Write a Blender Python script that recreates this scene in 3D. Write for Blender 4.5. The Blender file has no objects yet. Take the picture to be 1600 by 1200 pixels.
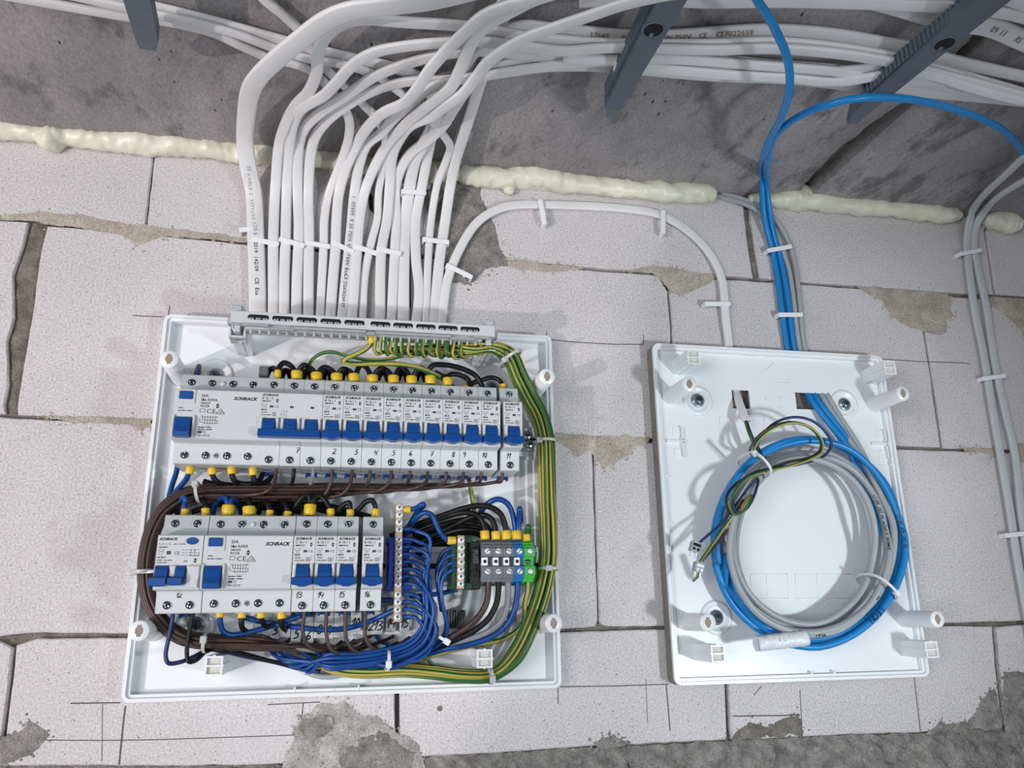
import bpy, bmesh, math, random
from mathutils import Vector, Matrix, noise

random.seed(7)
SC = bpy.context.scene
COL = SC.collection

# ------------------------------------------------------------------ camera
F_PX, YAW, PITCH, ROLL, CAM_D = 1236.013, 0.20802, 0.27774, -0.01423, 0.77648
_cy, _sy, _cp, _sp = math.cos(YAW), math.sin(YAW), math.cos(PITCH), math.sin(PITCH)
FWD = Vector((_sy * _cp, _cy * _cp, _sp))
_r0 = Vector((_cy, -_sy, 0.0))
_u0 = _r0.cross(FWD)
RIGHT = math.cos(ROLL) * _r0 + math.sin(ROLL) * _u0
UP = -math.sin(ROLL) * _r0 + math.cos(ROLL) * _u0
CAM_POS = Vector((0.0, -CAM_D, 0.0))
cam = bpy.data.cameras.new('camera')
cam.sensor_fit = 'HORIZONTAL'
cam.sensor_width = 36.0
cam.lens = F_PX / 1600.0 * 36.0
cam.clip_start = 0.01
cam.clip_end = 50.0
cam_o = bpy.data.objects.new('camera', cam)
COL.objects.link(cam_o)
cam_o.matrix_world = Matrix(((RIGHT.x, UP.x, -FWD.x, CAM_POS.x),
                             (RIGHT.y, UP.y, -FWD.y, CAM_POS.y),
                             (RIGHT.z, UP.z, -FWD.z, CAM_POS.z),
                             (0, 0, 0, 1)))
SC.camera = cam_o

# ------------------------------------------------------------------ world, lamps, exposure
world = bpy.data.worlds.new('world')
SC.world = world
world.use_nodes = True
bgn = world.node_tree.nodes['Background']
bgn.inputs['Color'].default_value = (0.86, 0.93, 1.0, 1)
bgn.inputs['Strength'].default_value = 0.30


def spot(name, loc, target, energy, color, size_deg, blend, radius):
    l = bpy.data.lights.new(name, 'SPOT')
    l.energy = energy
    l.color = color
    l.spot_size = math.radians(size_deg)
    l.spot_blend = blend
    l.shadow_soft_size = radius
    o = bpy.data.objects.new(name, l)
    COL.objects.link(o)
    o.location = loc
    o.rotation_euler = (Vector(target) - Vector(loc)).to_track_quat('-Z', 'Y').to_euler()
    return o


def area(name, loc, target, energy, color, w, h):
    l = bpy.data.lights.new(name, 'AREA')
    l.shape = 'RECTANGLE'
    l.size, l.size_y = w, h
    l.energy = energy
    l.color = color
    o = bpy.data.objects.new(name, l)
    COL.objects.link(o)
    o.location = loc
    o.rotation_euler = (Vector(target) - Vector(loc)).to_track_quat('-Z', 'Y').to_euler()
    return o


# two work lamps standing low in the room: a warmer one to the left with a limited beam, a cooler one nearer on the right;
# soft fill added on the left to raise the ambient; no window known
spot('work_lamp_left', (-1.60, -1.50, -0.58), (-1.60, 0.0, 0.05), 84, (1.0, 0.89, 0.90), 96.6, 0.025, 0.02)
spot('work_lamp_right', (0.78, -0.95, -0.22), (0.29, 0.0, 0.11), 23.5, (0.86, 0.95, 1.0), 62, 1.0, 0.045)
area('added_fill_left', (-1.6, -2.0, 0.0), (-0.3, 0.0, 0.15), 29, (0.95, 0.98, 1.0), 1.2, 1.2)

SC.view_settings.view_transform = 'Standard'
SC.view_settings.look = 'None'
SC.view_settings.exposure = 0.0
SC.view_settings.gamma = 1.0
SC.view_settings.use_curve_mapping = False

# ------------------------------------------------------------------ measuring helpers
CEIL_Z0, CEIL_K = 0.468, 0.012          # underside of the concrete: z = z0 + k x
LBX, LBZ = 0.01287, 0.10262             # centre of the large board on the wall
RBX, RBZ = 0.45560, 0.10100             # centre of the small board


def ray(px, py):
    return FWD + RIGHT * ((px - 800.0) / F_PX) - UP * ((py - 600.0) / F_PX)


def P(px, py, d=0.0):
    """point standing d metres in front of the wall"""
    r = ray(px, py)
    return CAM_POS + r * ((CAM_D - d) / r.y)


def C(px, py, h=0.0):
    """point hanging h metres under the ceiling"""
    r = ray(px, py)
    return CAM_POS + r * ((CEIL_Z0 - h) / (r.z - CEIL_K * r.x))


def LB(x, z, d):
    return Vector((LBX + x * 0.001, -d * 0.001, LBZ + z * 0.001))


# ------------------------------------------------------------------ materials
MATS = {}


def srgb(r, g, b):
    def f(c):
        c /= 255.0
        return c / 12.92 if c <= 0.04045 else ((c + 0.055) / 1.055) ** 2.4
    return (f(r), f(g), f(b), 1)


def mat(name, rgb, rough=0.45, metal=0.0, var=0.06, scale=60.0, bump=0.0, bscale=None, spec=0.5, trans=0.0):
    m = bpy.data.materials.new(name)
    m.use_nodes = True
    nt = m.node_tree
    b = nt.nodes['Principled BSDF']
    c = srgb(*rgb)
    tc = nt.nodes.new('ShaderNodeTexCoord')
    nz = nt.nodes.new('ShaderNodeTexNoise')
    nz.inputs['Scale'].default_value = scale
    nz.inputs['Detail'].default_value = 4
    nt.links.new(tc.outputs['Object'], nz.inputs['Vector'])
    rp = nt.nodes.new('ShaderNodeValToRGB')
    rp.color_ramp.elements[0].position = 0.3
    rp.color_ramp.elements[1].position = 0.7
    rp.color_ramp.elements[0].color = tuple(x * (1 - var) for x in c[:3]) + (1,)
    rp.color_ramp.elements[1].color = tuple(min(1, x * (1 + var)) for x in c[:3]) + (1,)
    nt.links.new(nz.outputs['Fac'], rp.inputs['Fac'])
    nt.links.new(rp.outputs['Color'], b.inputs['Base Color'])
    b.inputs['Roughness'].default_value = rough
    b.inputs['Metallic'].default_value = metal
    b.inputs['Specular IOR Level'].default_value = spec
    if trans:
        b.inputs['Transmission Weight'].default_value = trans
    if bump:
        n2 = nt.nodes.new('ShaderNodeTexNoise')
        n2.inputs['Scale'].default_value = bscale or scale * 4
        n2.inputs['Detail'].default_value = 5
        nt.links.new(tc.outputs['Object'], n2.inputs['Vector'])
        bp = nt.nodes.new('ShaderNodeBump')
        bp.inputs['Strength'].default_value = bump
        bp.inputs['Distance'].default_value = 0.001
        nt.links.new(n2.outputs['Fac'], bp.inputs['Height'])
        nt.links.new(bp.outputs['Normal'], b.inputs['Normal'])
    MATS[name] = m
    return m


def mineral(name, light, dark, pore, blot_scale, pore_scale, pore_thr, grain_scale, bump, bscale, stain=None, grain=0.34, stretch=None):
    """porous mineral surface: broad blotches, fine grain, dark pores"""
    m = bpy.data.materials.new(name)
    m.use_nodes = True
    nt = m.node_tree
    b = nt.nodes['Principled BSDF']
    L = nt.links.new
    tc = nt.nodes.new('ShaderNodeTexCoord')
    geo = nt.nodes.new('ShaderNodeNewGeometry')
    vec = geo.outputs['Position']
    if stretch:
        mpn = nt.nodes.new('ShaderNodeMapping')
        mpn.inputs['Rotation'].default_value = (0, 0, 0.7)
        mpn.inputs['Scale'].default_value = stretch
        L(vec, mpn.inputs['Vector'])
        vec = mpn.outputs['Vector']
    n1 = nt.nodes.new('ShaderNodeTexNoise')
    n1.inputs['Scale'].default_value = blot_scale
    n1.inputs['Detail'].default_value = 7
    n1.inputs['Roughness'].default_value = 0.62
    L(vec, n1.inputs['Vector'])
    r1 = nt.nodes.new('ShaderNodeValToRGB')
    r1.color_ramp.elements[0].position = 0.33
    r1.color_ramp.elements[1].position = 0.68
    r1.color_ramp.elements[0].color = srgb(*dark)
    r1.color_ramp.elements[1].color = srgb(*light)
    L(n1.outputs['Fac'], r1.inputs['Fac'])
    n2 = nt.nodes.new('ShaderNodeTexNoise')
    n2.inputs['Scale'].default_value = grain_scale
    n2.inputs['Detail'].default_value = 3
    L(vec, n2.inputs['Vector'])
    mx = nt.nodes.new('ShaderNodeMix')
    mx.data_type = 'RGBA'
    mx.blend_type = 'OVERLAY'
    mx.inputs[0].default_value = grain
    L(r1.outputs['Color'], mx.inputs[6])
    L(n2.outputs['Fac'], mx.inputs[7])
    col = mx.outputs[2]
    vo = nt.nodes.new('ShaderNodeTexVoronoi')
    vo.inputs['Scale'].default_value = pore_scale
    L(vec, vo.inputs['Vector'])
    n3 = nt.nodes.new('ShaderNodeTexNoise')
    n3.inputs['Scale'].default_value = pore_scale * 0.7
    L(vec, n3.inputs['Vector'])
    ml = nt.nodes.new('ShaderNodeMath')
    ml.operation = 'MULTIPLY'
    L(vo.outputs['Distance'], ml.inputs[0])
    L(n3.outputs['Fac'], ml.inputs[1])
    rr = nt.nodes.new('ShaderNodeValToRGB')
    rr.color_ramp.elements[0].position = pore_thr
    rr.color_ramp.elements[1].position = pore_thr + 0.02
    rr.color_ramp.elements[0].color = (1, 1, 1, 1)
    rr.color_ramp.elements[1].color = (0, 0, 0, 1)
    L(ml.outputs[0], rr.inputs['Fac'])
    mp = nt.nodes.new('ShaderNodeMix')
    mp.data_type = 'RGBA'
    L(rr.outputs['Color'], mp.inputs[0])
    L(col, mp.inputs[6])
    mp.inputs[7].default_value = srgb(*pore)
    col = mp.outputs[2]
    if stain:
        n4 = nt.nodes.new('ShaderNodeTexNoise')
        n4.inputs['Scale'].default_value = stain[1]
        n4.inputs['Detail'].default_value = 8
        n4.inputs['Roughness'].default_value = 0.7
        L(vec, n4.inputs['Vector'])
        r4 = nt.nodes.new('ShaderNodeValToRGB')
        r4.color_ramp.elements[0].position = stain[2]
        r4.color_ramp.elements[1].position = stain[2] + 0.1
        r4.color_ramp.elements[0].color = (0, 0, 0, 1)
        r4.color_ramp.elements[1].color = (stain[3],) * 3 + (1,)
        L(n4.outputs['Fac'], r4.inputs['Fac'])
        ms = nt.nodes.new('ShaderNodeMix')
        ms.data_type = 'RGBA'
        L(r4.outputs['Color'], ms.inputs[0])
        L(col, ms.inputs[6])
        ms.inputs[7].default_value = srgb(*stain[0])
        col = ms.outputs[2]
    L(col, b.inputs['Base Color'])
    b.inputs['Roughness'].default_value = 0.9
    b.inputs['Specular IOR Level'].default_value = 0.15
    n5 = nt.nodes.new('ShaderNodeTexNoise')
    n5.inputs['Scale'].default_value = bscale
    n5.inputs['Detail'].default_value = 8
    L(vec, n5.inputs['Vector'])
    sb = nt.nodes.new('ShaderNodeMath')
    sb.operation = 'SUBTRACT'
    L(n5.outputs['Fac'], sb.inputs[0])
    L(rr.outputs['Color'], sb.inputs[1])
    bp = nt.nodes.new('ShaderNodeBump')
    bp.inputs['Strength'].default_value = bump
    bp.inputs['Distance'].default_value = 0.001
    L(sb.outputs[0], bp.inputs['Height'])
    L(bp.outputs['Normal'], b.inputs['Normal'])
    MATS[name] = m
    return m


mineral('aerated_block', (212, 206, 207), (196, 191, 191), (118, 110, 106), 5, 230, 0.036, 520, 0.3, 600,
        stain=((184, 176, 170), 11, 0.60, 0.5), grain=0.75)
mineral('mortar', (192, 182, 170), (160, 149, 136), (88, 82, 74), 50, 420, 0.04, 700, 0.9, 300, stain=((196, 188, 180), 70, 0.58, 0.7), grain=0.7)
mineral('cement', (158, 153, 148), (108, 104, 101), (64, 61, 59), 60, 420, 0.045, 700, 1.0, 240, stain=((186, 180, 174), 90, 0.6, 0.7), grain=0.7)
mineral('concrete', (178, 172, 172), (138, 134, 135), (66, 63, 62), 9, 70, 0.024, 520, 0.35, 120,
        stain=((108, 105, 106), 26, 0.54, 0.8), grain=0.45, stretch=(1.0, 0.45, 1.0))
mineral('cement_pale', (190, 184, 180), (150, 145, 141), (84, 80, 77), 70, 380, 0.05, 700, 1.0, 240, stain=((128, 124, 120), 60, 0.55, 0.8), grain=0.7)
mineral('joint_cement', (138, 131, 122), (96, 91, 86), (56, 52, 48), 60, 380, 0.05, 700, 1.0, 220, grain=0.7)
mat('foam', (228, 225, 204), 0.36, var=0.10, scale=35, bump=0.8, bscale=120)
mat('cable_white', (226, 224, 224), 0.42, var=0.02, scale=40, bump=0.05, bscale=120)
mat('cable_grey_flat', (196, 198, 200), 0.45, var=0.03, scale=40)
mat('cable_grey', (164, 167, 170), 0.42, var=0.04, scale=60)
mat('cable_blue', (14, 130, 200), 0.38, var=0.05, scale=50)
mat('clip_white', (240, 241, 243), 0.35, var=0.015)
mat('bar_grey', (92, 101, 114), 0.5, var=0.06, scale=80)
mat('board_white', (237, 239, 241), 0.3, var=0.012, scale=12)
mat('rim_shade_brown', (128, 122, 118), 0.8, var=0.12, scale=120, bump=0.5)
mat('print_brown', (158, 132, 112), 0.7, var=0.1)
mat('rim_grey', (190, 192, 195), 0.4, var=0.03)
mat('device_white', (202, 205, 206), 0.42, var=0.02, scale=30)
mat('device_grey', (180, 185, 187), 0.45, var=0.03, scale=30)
mat('device_dark', (96, 99, 102), 0.5, var=0.08)
mat('toggle_blue', (4, 70, 142), 0.35, var=0.06, scale=200)
mat('ink', (38, 40, 42), 0.7, var=0.1)
mat('ink_faint', (130, 132, 134), 0.7, var=0.1)
mat('ink_green', (24, 74, 62), 0.6, var=0.1)
mat('hole', (16, 17, 18), 0.8, var=0.1)
mat('screw_steel', (170, 182, 190), 0.3, 0.9, var=0.15, scale=500)
mat('screw_dark', (96, 112, 120), 0.35, 0.8, var=0.25, scale=600)
mat('zinc', (226, 228, 230), 0.34, 0.2, var=0.12, scale=60)
mat('brass', (222, 190, 150), 0.35, 0.4, var=0.12, scale=300)
mat('wire_brown', (66, 46, 42), 0.42, var=0.1)
mat('wire_black', (20, 20, 21), 0.45, var=0.1, spec=0.3)
mat('wire_blue', (6, 66, 136), 0.36, var=0.08)
mat('wire_navy', (22, 44, 88), 0.4, var=0.08)
mat('wire_grey', (132, 134, 138), 0.4, var=0.06)
mat('wire_green', (40, 98, 42), 0.38, var=0.08)
mat('wire_yellow', (178, 160, 76), 0.38, var=0.06)
mat('ferrule_yellow', (224, 186, 44), 0.4, var=0.06)
mat('tie_clear', (214, 216, 216), 0.3, var=0.03, trans=0.25)
mat('tie_white', (228, 230, 232), 0.35, var=0.02)
mat('terminal_grey', (112, 115, 119), 0.5, var=0.05)
mat('terminal_blue', (30, 112, 176), 0.45, var=0.05)
mat('terminal_green', (66, 186, 62), 0.42, var=0.06)
mat('bar_blue', (18, 48, 150), 0.4, var=0.06)
mat('bar_green', (18, 62, 44), 0.45, var=0.1)
mat('stop_black', (24, 25, 26), 0.45, var=0.1)
mat('connector_clear', (206, 210, 212), 0.15, var=0.05, trans=0.45)
mat('tape_white', (222, 224, 230), 0.35, var=0.04, scale=200, bump=0.6, bscale=220)
mat('pencil', (92, 88, 88), 0.9, var=0.2, scale=900)
mat('bracket_tan', (206, 204, 196), 0.6, var=0.03)
mat('inside_tan', (150, 138, 120), 0.7, var=0.1)
mat('cardboard_grey', (108, 106, 102), 0.8, var=0.12, scale=150)


# ------------------------------------------------------------------ mesh helpers
class MB:
    def __init__(self, s=1.0):
        self.bm = bmesh.new()
        self.s = s

    def _done(self, mi, smooth=False):
        for f in self.bm.faces:
            if not f.tag:
                f.tag = True
                f.material_index = mi
                f.smooth = smooth

    def box(self, x0, x1, y0, y1, z0, z1, bev=0.0, mi=0, seg=1, rot=None):
        s = self.s
        vs = []
        for (x, y, z) in ((x0, y0, z0), (x1, y0, z0), (x1, y1, z0), (x0, y1, z0), (x0, y0, z1), (x1, y0, z1), (x1, y1, z1), (x0, y1, z1)):
            v = Vector((x, y, z)) * s
            if rot is not None:
                v = rot @ v
            vs.append(self.bm.verts.new(v))
        fs = [self.bm.faces.new([vs[i] for i in q]) for q in ((0, 3, 2, 1), (4, 5, 6, 7), (0, 1, 5, 4), (1, 2, 6, 5), (2, 3, 7, 6), (3, 0, 4, 7))]
        if bev:
            es = set()
            for f in fs:
                es.update(f.edges)
            bmesh.ops.bevel(self.bm, geom=list(es), offset=bev * s, segments=seg, affect='EDGES', profile=0.5)
        self._done(mi)
        return self

    def prism(self, poly, fn, w0, w1, bev=0.0, mi=0):
        """poly: 2-d outline, fn(u, v, w) gives the point"""
        a = [self.bm.verts.new(Vector(fn(u, v, w0)) * self.s) for u, v in poly]
        b = [self.bm.verts.new(Vector(fn(u, v, w1)) * self.s) for u, v in poly]
        n = len(poly)
        fs = [self.bm.faces.new(a), self.bm.faces.new(b[::-1])]
        for i in range(n):
            j = (i + 1) % n
            fs.append(self.bm.faces.new((a[j], a[i], b[i], b[j])))
        bmesh.ops.recalc_face_normals(self.bm, faces=fs)
        if bev:
            es = set()
            for f in fs:
                es.update(f.edges)
            bmesh.ops.bevel(self.bm, geom=list(es), offset=bev * self.s, segments=1, affect='EDGES', profile=0.5)
        self._done(mi)
        return self

    def quad(self, pts, mi=0):
        self.bm.faces.new([self.bm.verts.new(Vector(q) * self.s) for q in pts])
        self._done(mi)
        return self

    def lathe(self, c, axis, prof, seg=20, mi=0, smooth=True, mats=None, cap=True):
        """prof: list of (radius, distance along axis)"""
        ax = Vector(axis).normalized()
        u = ax.orthogonal().normalized()
        v = ax.cross(u)
        c = Vector(c)
        rings = []
        for r, h in prof:
            rings.append([self.bm.verts.new((c + ax * h + (u * math.cos(2 * math.pi * k / seg) + v * math.sin(2 * math.pi * k / seg)) * r) * self.s) for k in range(seg)])
        new = []
        for i in range(len(rings) - 1):
            for k in range(seg):
                f = self.bm.faces.new((rings[i][k], rings[i][(k + 1) % seg], rings[i + 1][(k + 1) % seg], rings[i + 1][k]))
                f.smooth = smooth
                f.tag = True
                f.material_index = mats[i] if mats else mi
        if cap:
            for rg, m_, rev in ((rings[0], mats[0] if mats else mi, True), (rings[-1], mats[-1] if mats else mi, False)):
                f = self.bm.faces.new(rg[::-1] if rev else rg)
                f.tag = True
                f.material_index = m_
        return self

    def tube(self, pts, r, sides=8, mi=0, stripe=None, twist=0.0, cap=True, rfn=None):
        """round sweep through the points; stripe=(mi_b, share, turns per metre)"""
        n = len(pts)
        tg = []
        for i in range(n):
            t = pts[min(i + 1, n - 1)] - pts[max(i - 1, 0)]
            tg.append(t.normalized() if t.length > 1e-9 else Vector((0, 0, 1)))
        nrm = tg[0].orthogonal().normalized()
        rings = []
        ln = 0.0
        for i in range(n):
            nrm = (nrm - tg[i] * nrm.dot(tg[i]))
            nrm = nrm.normalized() if nrm.length > 1e-9 else tg[i].orthogonal().normalized()
            bn = tg[i].cross(nrm)
            if i:
                ln += (pts[i] - pts[i - 1]).length
            ph = twist + (stripe[2] * ln * 2 * math.pi if stripe else 0.0)
            rr = rfn(i / (n - 1)) * r if rfn else r
            rings.append([self.bm.verts.new((pts[i] + (nrm * math.cos(2 * math.pi * k / sides + ph) + bn * math.sin(2 * math.pi * k / sides + ph)) * rr) * self.s) for k in range(sides)])
        for i in range(n - 1):
            for k in range(sides):
                f = self.bm.faces.new((rings[i][k], rings[i][(k + 1) % sides], rings[i + 1][(k + 1) % sides], rings[i + 1][k]))
                f.smooth = True
                f.tag = True
                f.material_index = mi
                if stripe and (k % (sides // 2)) < stripe[1]:
                    f.material_index = stripe[0]
        if cap:
            for rg in (rings[0][::-1], rings[-1]):
                f = self.bm.faces.new(rg)
                f.tag = True
                f.material_index = mi
        return self

    def flat(self, pts, nrms, w, t, mi=0):
        """flat cable with rounded edges: width w across, thickness t along the normals"""
        n = len(pts)
        sec = []
        hw, ht = w / 2, t / 2
        cr = t * 0.36
        for cx, cz, a0 in ((hw - cr, -ht + cr, -90), (hw - cr, ht - cr, 0), (-hw + cr, ht - cr, 90), (-hw + cr, -ht + cr, 180)):
            for k in range(3):
                a = math.radians(a0 + 45 * k)
                sec.append((cx + cr * math.cos(a), cz + cr * math.sin(a)))
        rings = []
        for i in range(n):
            tg = (pts[min(i + 1, n - 1)] - pts[max(i - 1, 0)]).normalized()
            nn = nrms[i] - tg * nrms[i].dot(tg)
            nn = nn.normalized() if nn.length > 1e-6 else tg.orthogonal().normalized()
            wd = tg.cross(nn)
            rings.append([self.bm.verts.new((pts[i] + wd * a + nn * b) * self.s) for a, b in sec])
        m = len(sec)
        for i in range(n - 1):
            for k in range(m):
                f = self.bm.faces.new((rings[i][k], rings[i][(k + 1) % m], rings[i + 1][(k + 1) % m], rings[i + 1][k]))
                f.smooth = True
                f.tag = True
                f.material_index = mi
        for rg in (rings[0][::-1], rings[-1]):
            f = self.bm.faces.new(rg)
            f.tag = True
            f.material_index = mi
        return self

    def add_mesh(self, me, mtx, mi=0):
        """copy of a ready mesh, transformed"""
        vs = [self.bm.verts.new((mtx @ v.co) * self.s) for v in me.vertices]
        for p in me.polygons:
            try:
                f = self.bm.faces.new([vs[i] for i in p.vertices])
                f.tag = True
                f.material_index = mi
            except ValueError:
                pass
        return self

    def mesh(self, name, mats, normals=True):
        if normals:
            bmesh.ops.recalc_face_normals(self.bm, faces=self.bm.faces[:])
        me = bpy.data.meshes.new(name)
        self.bm.to_mesh(me)
        self.bm.free()
        for m in (mats if isinstance(mats, (list, tuple)) else [mats]):
            me.materials.append(MATS[m])
        return me

    def build(self, name, mats, parent=None, loc=None, normals=True):
        me = self.mesh(name, mats, normals)
        if parent is None and loc is None and me.vertices:
            xs = [v.co for v in me.vertices]
            loc = Vector(((min(v.x for v in xs) + max(v.x for v in xs)) / 2, (min(v.y for v in xs) + max(v.y for v in xs)) / 2, min(v.z for v in xs)))
            me.transform(Matrix.Translation(-loc))
        return link(name, me, parent, loc)


def link(name, me, parent=None, loc=None):
    o = bpy.data.objects.new(name, me)
    COL.objects.link(o)
    if parent is not None:
        o.parent = parent
    if loc is not None:
        o.location = loc
    return o


def tag(o, label=None, cat=None, group=None, kind=None):
    if label:
        o['label'] = label
    if cat:
        o['category'] = cat
    if group:
        o['group'] = group
    if kind:
        o['kind'] = kind
    return o


def empty(name, loc, label=None, cat=None, group=None, kind=None):
    o = bpy.data.objects.new(name, None)
    o.empty_display_size = 0.01
    COL.objects.link(o)
    o.location = loc
    return tag(o, label, cat, group, kind)


def copy_tree(o, parent=None):
    c = o.copy()
    COL.objects.link(c)
    c.parent = parent
    for ch in list(o.children):
        copy_tree(ch, c)
    return c


def spline(pts, n=8):
    """Catmull-Rom (centripetal) through the control points"""
    if len(pts) < 3:
        return [pts[0].lerp(pts[-1], k / n) for k in range(n + 1)]
    q = [pts[0] * 2 - pts[1]] + list(pts) + [pts[-1] * 2 - pts[-2]]
    out = []
    for i in range(1, len(q) - 2):
        p0, p1, p2, p3 = q[i - 1], q[i], q[i + 1], q[i + 2]
        t0 = 0.0
        t1 = t0 + max((p1 - p0).length, 1e-6) ** 0.5
        t2 = t1 + max((p2 - p1).length, 1e-6) ** 0.5
        t3 = t2 + max((p3 - p2).length, 1e-6) ** 0.5
        for k in range(n):
            t = t1 + (t2 - t1) * k / n
            a1 = p0 * ((t1 - t) / (t1 - t0)) + p1 * ((t - t0) / (t1 - t0))
            a2 = p1 * ((t2 - t) / (t2 - t1)) + p2 * ((t - t1) / (t2 - t1))
            a3 = p2 * ((t3 - t) / (t3 - t2)) + p3 * ((t - t2) / (t3 - t2))
            b1 = a1 * ((t2 - t) / (t2 - t0)) + a2 * ((t - t0) / (t2 - t0))
            b2 = a2 * ((t3 - t) / (t3 - t1)) + a3 * ((t - t1) / (t3 - t1))
            out.append(b1 * ((t2 - t) / (t2 - t1)) + b2 * ((t - t1) / (t2 - t1)))
    out.append(pts[-1].copy())
    return out


def pt(q):
    """(px, py, v): v >= 0 stands v in front of the wall, v < 0 hangs -v under the ceiling"""
    return P(q[0], q[1], q[2]) if q[2] >= 0 else C(q[0], q[1], -q[2])


_TXT = {}


def text_mesh(s, bold=0.0, shear=0.0):
    k = (s, bold, shear)
    if k not in _TXT:
        cu = bpy.data.curves.new('t', 'FONT')
        cu.body = s
        cu.size = 1.0
        cu.shear = shear
        cu.offset = bold
        cu.resolution_u = 2
        cu.align_x = 'LEFT'
        ob = bpy.data.objects.new('t', cu)
        COL.objects.link(ob)
        dg = bpy.context.evaluated_depsgraph_get()
        me = bpy.data.meshes.new_from_object(ob.evaluated_get(dg))
        COL.objects.unlink(ob)
        bpy.data.objects.remove(ob)
        bpy.data.curves.remove(cu)
        _TXT[k] = me
    return _TXT[k]


def put_text(mb, s, x, y, z, h, width=None, bold=0.0, shear=0.0, mi=0, xdir=(1, 0, 0), updir=(0, 0, 1)):
    """lettering with its baseline start at (x, y, z), capital height h, squeezed to width"""
    me = text_mesh(s, bold, shear)
    if not me.vertices:
        return
    w0 = max(v.co.x for v in me.vertices) - min(v.co.x for v in me.vertices)
    sy = h / 0.70
    sx = width / w0 if width else sy
    X, U = Vector(xdir).normalized(), Vector(updir).normalized()
    N = X.cross(U)
    m = Matrix(((X.x * sx, U.x * sy, N.x, x), (X.y * sx, U.y * sy, N.y, y), (X.z * sx, U.z * sy, N.z, z), (0, 0, 0, 1)))
    mb.add_mesh(me, m, mi)


def strokes(mb, lines, ox, oz, y, sx, sz, w, mi=0):
    """hand-drawn pen strokes as flat ribbons in the x-z plane"""
    for ln in lines:
        ps = [Vector((ox + a * sx, y, oz + b * sz)) for a, b in ln]
        ps = spline(ps, 4) if len(ps) > 2 else ps
        for i in range(len(ps) - 1):
            d = ps[i + 1] - ps[i]
            if d.length < 1e-9:
                continue
            nx = Vector((-d.z, 0, d.x)).normalized() * (w / 2)
            e = d.normalized() * (w * 0.3)
            mb.quad([ps[i] - nx - e, ps[i + 1] - nx + e, ps[i + 1] + nx + e, ps[i] + nx - e], mi)


HAND = {
    '1': [[(0, .55), (.35, 1), (.22, 0)]],
    '2': [[(0, .85), (.3, 1), (.5, .75), (.25, .3), (0, 0), (.3, .08), (.65, 0)]],
    '3': [[(0, .95), (.4, 1), (.45, .75), (.15, .55), (.5, .4), (.4, .05), (0, 0)]],
    '4': [[(.15, 1), (0, .4), (.5, .45)], [(.55, .8), (.4, 0)]],
    '5': [[(.6, 1), (.2, .95), (.1, .6), (.45, .5), (.4, .1), (0, 0)]],
    '6': [[(.4, 1), (.05, .4), (.2, 0), (.5, .2), (.35, .45), (.1, .3)]],
    '7': [[(0, .9), (.3, 1), (.55, .9), (.2, 0)], [(.1, .5), (.5, .5)]],
    '8': [[(.3, .5), (.05, .8), (.3, 1), (.5, .75), (.1, .25), (.25, 0), (.5, .2), (.3, .5)]],
    '9': [[(.5, .8), (.2, 1), (.05, .7), (.3, .55), (.5, .8), (.35, 0)]],
    '0': [[(.3, 1), (.05, .5), (.25, 0), (.5, .45), (.3, 1)]],
}


def hand_number(mb, s, x, z, y, h, w, mi=0):
    for ch in s:
        strokes(mb, [[(a + 0.22 * b, b) for a, b in ln] for ln in HAND[ch]], x, z, y, h * 0.9, h, w, mi)
        x += h * (0.45 if ch == '1' else 0.7)


def roughen(poly, step, amp, seed=0.0):
    """break an outline (list of Vectors) into short pieces and nudge them"""
    out = []
    n = len(poly)
    for i in range(n):
        a, b = poly[i], poly[(i + 1) % n]
        k = max(1, int((b - a).length / step))
        for j in range(k):
            q = a.lerp(b, j / k)
            nv = noise.noise_vector(q * 60 + Vector((seed, 3.1, seed * 2)))
            n2 = noise.noise_vector(q * 220 + Vector((seed, 1.7, seed * 3)))
            q = q + Vector((nv.x, 0, nv.z)) * amp + Vector((n2.x, 0, n2.z)) * amp * 0.6
            out.append(q)
    return out

# ================================================================== THE SETTING
wall = empty('wall_back', P(800, 700, -0.03), kind='structure')
wall['label'] = 'wall of pale aerated concrete blocks with rough mortar joints'


def world_child(o):
    """the mesh was made in world coordinates: keep it there under its parent"""
    o.matrix_parent_inverse = o.parent.matrix_basis.inverted()
    return o


mb = MB()
a, b = P(-700, 1700, 0), P(2300, 1700, 0)
mb.box(-0.95, 1.75, 0.006, 0.06, -0.75, 0.50)
world_child(mb.build('mortar_bed', 'joint_cement', wall, normals=False))


def block(poly, front=0.0, seed=0.0, amp=0.0007, bev=0.0012):
    pw = [P(x, y, 0) for x, y in poly]
    pw = roughen(pw, 0.009, amp, seed)
    n = len(pw)
    cx = sum(q.x for q in pw) / n
    cz = sum(q.z for q in pw) / n
    ins = []
    for i in range(n):
        a_, b_, c_ = pw[i - 1], pw[i], pw[(i + 1) % n]
        t = (c_ - a_)
        nv = Vector((-t.z, 0, t.x)).normalized()
        if nv.dot(Vector((cx - b_.x, 0, cz - b_.z))) < 0:
            nv = -nv
        ins.append(b_ + nv * bev * (0.7 + 0.6 * random.random()))
    m = MB()
    bm = m.bm
    back = [bm.verts.new((q.x, 0.05, q.z)) for q in pw]
    mid = [bm.verts.new((q.x, -front + bev, q.z)) for q in pw]
    fr = [bm.verts.new((q.x, -front, q.z)) for q in ins]
    for i in range(n):
        j = (i + 1) % n
        bm.faces.new((back[i], back[j], mid[j], mid[i]))
        bm.faces.new((mid[i], mid[j], fr[j], fr[i]))
    bm.faces.new(fr)
    o = m.build('block', 'aerated_block', wall)
    world_child(o)
    return o


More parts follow.
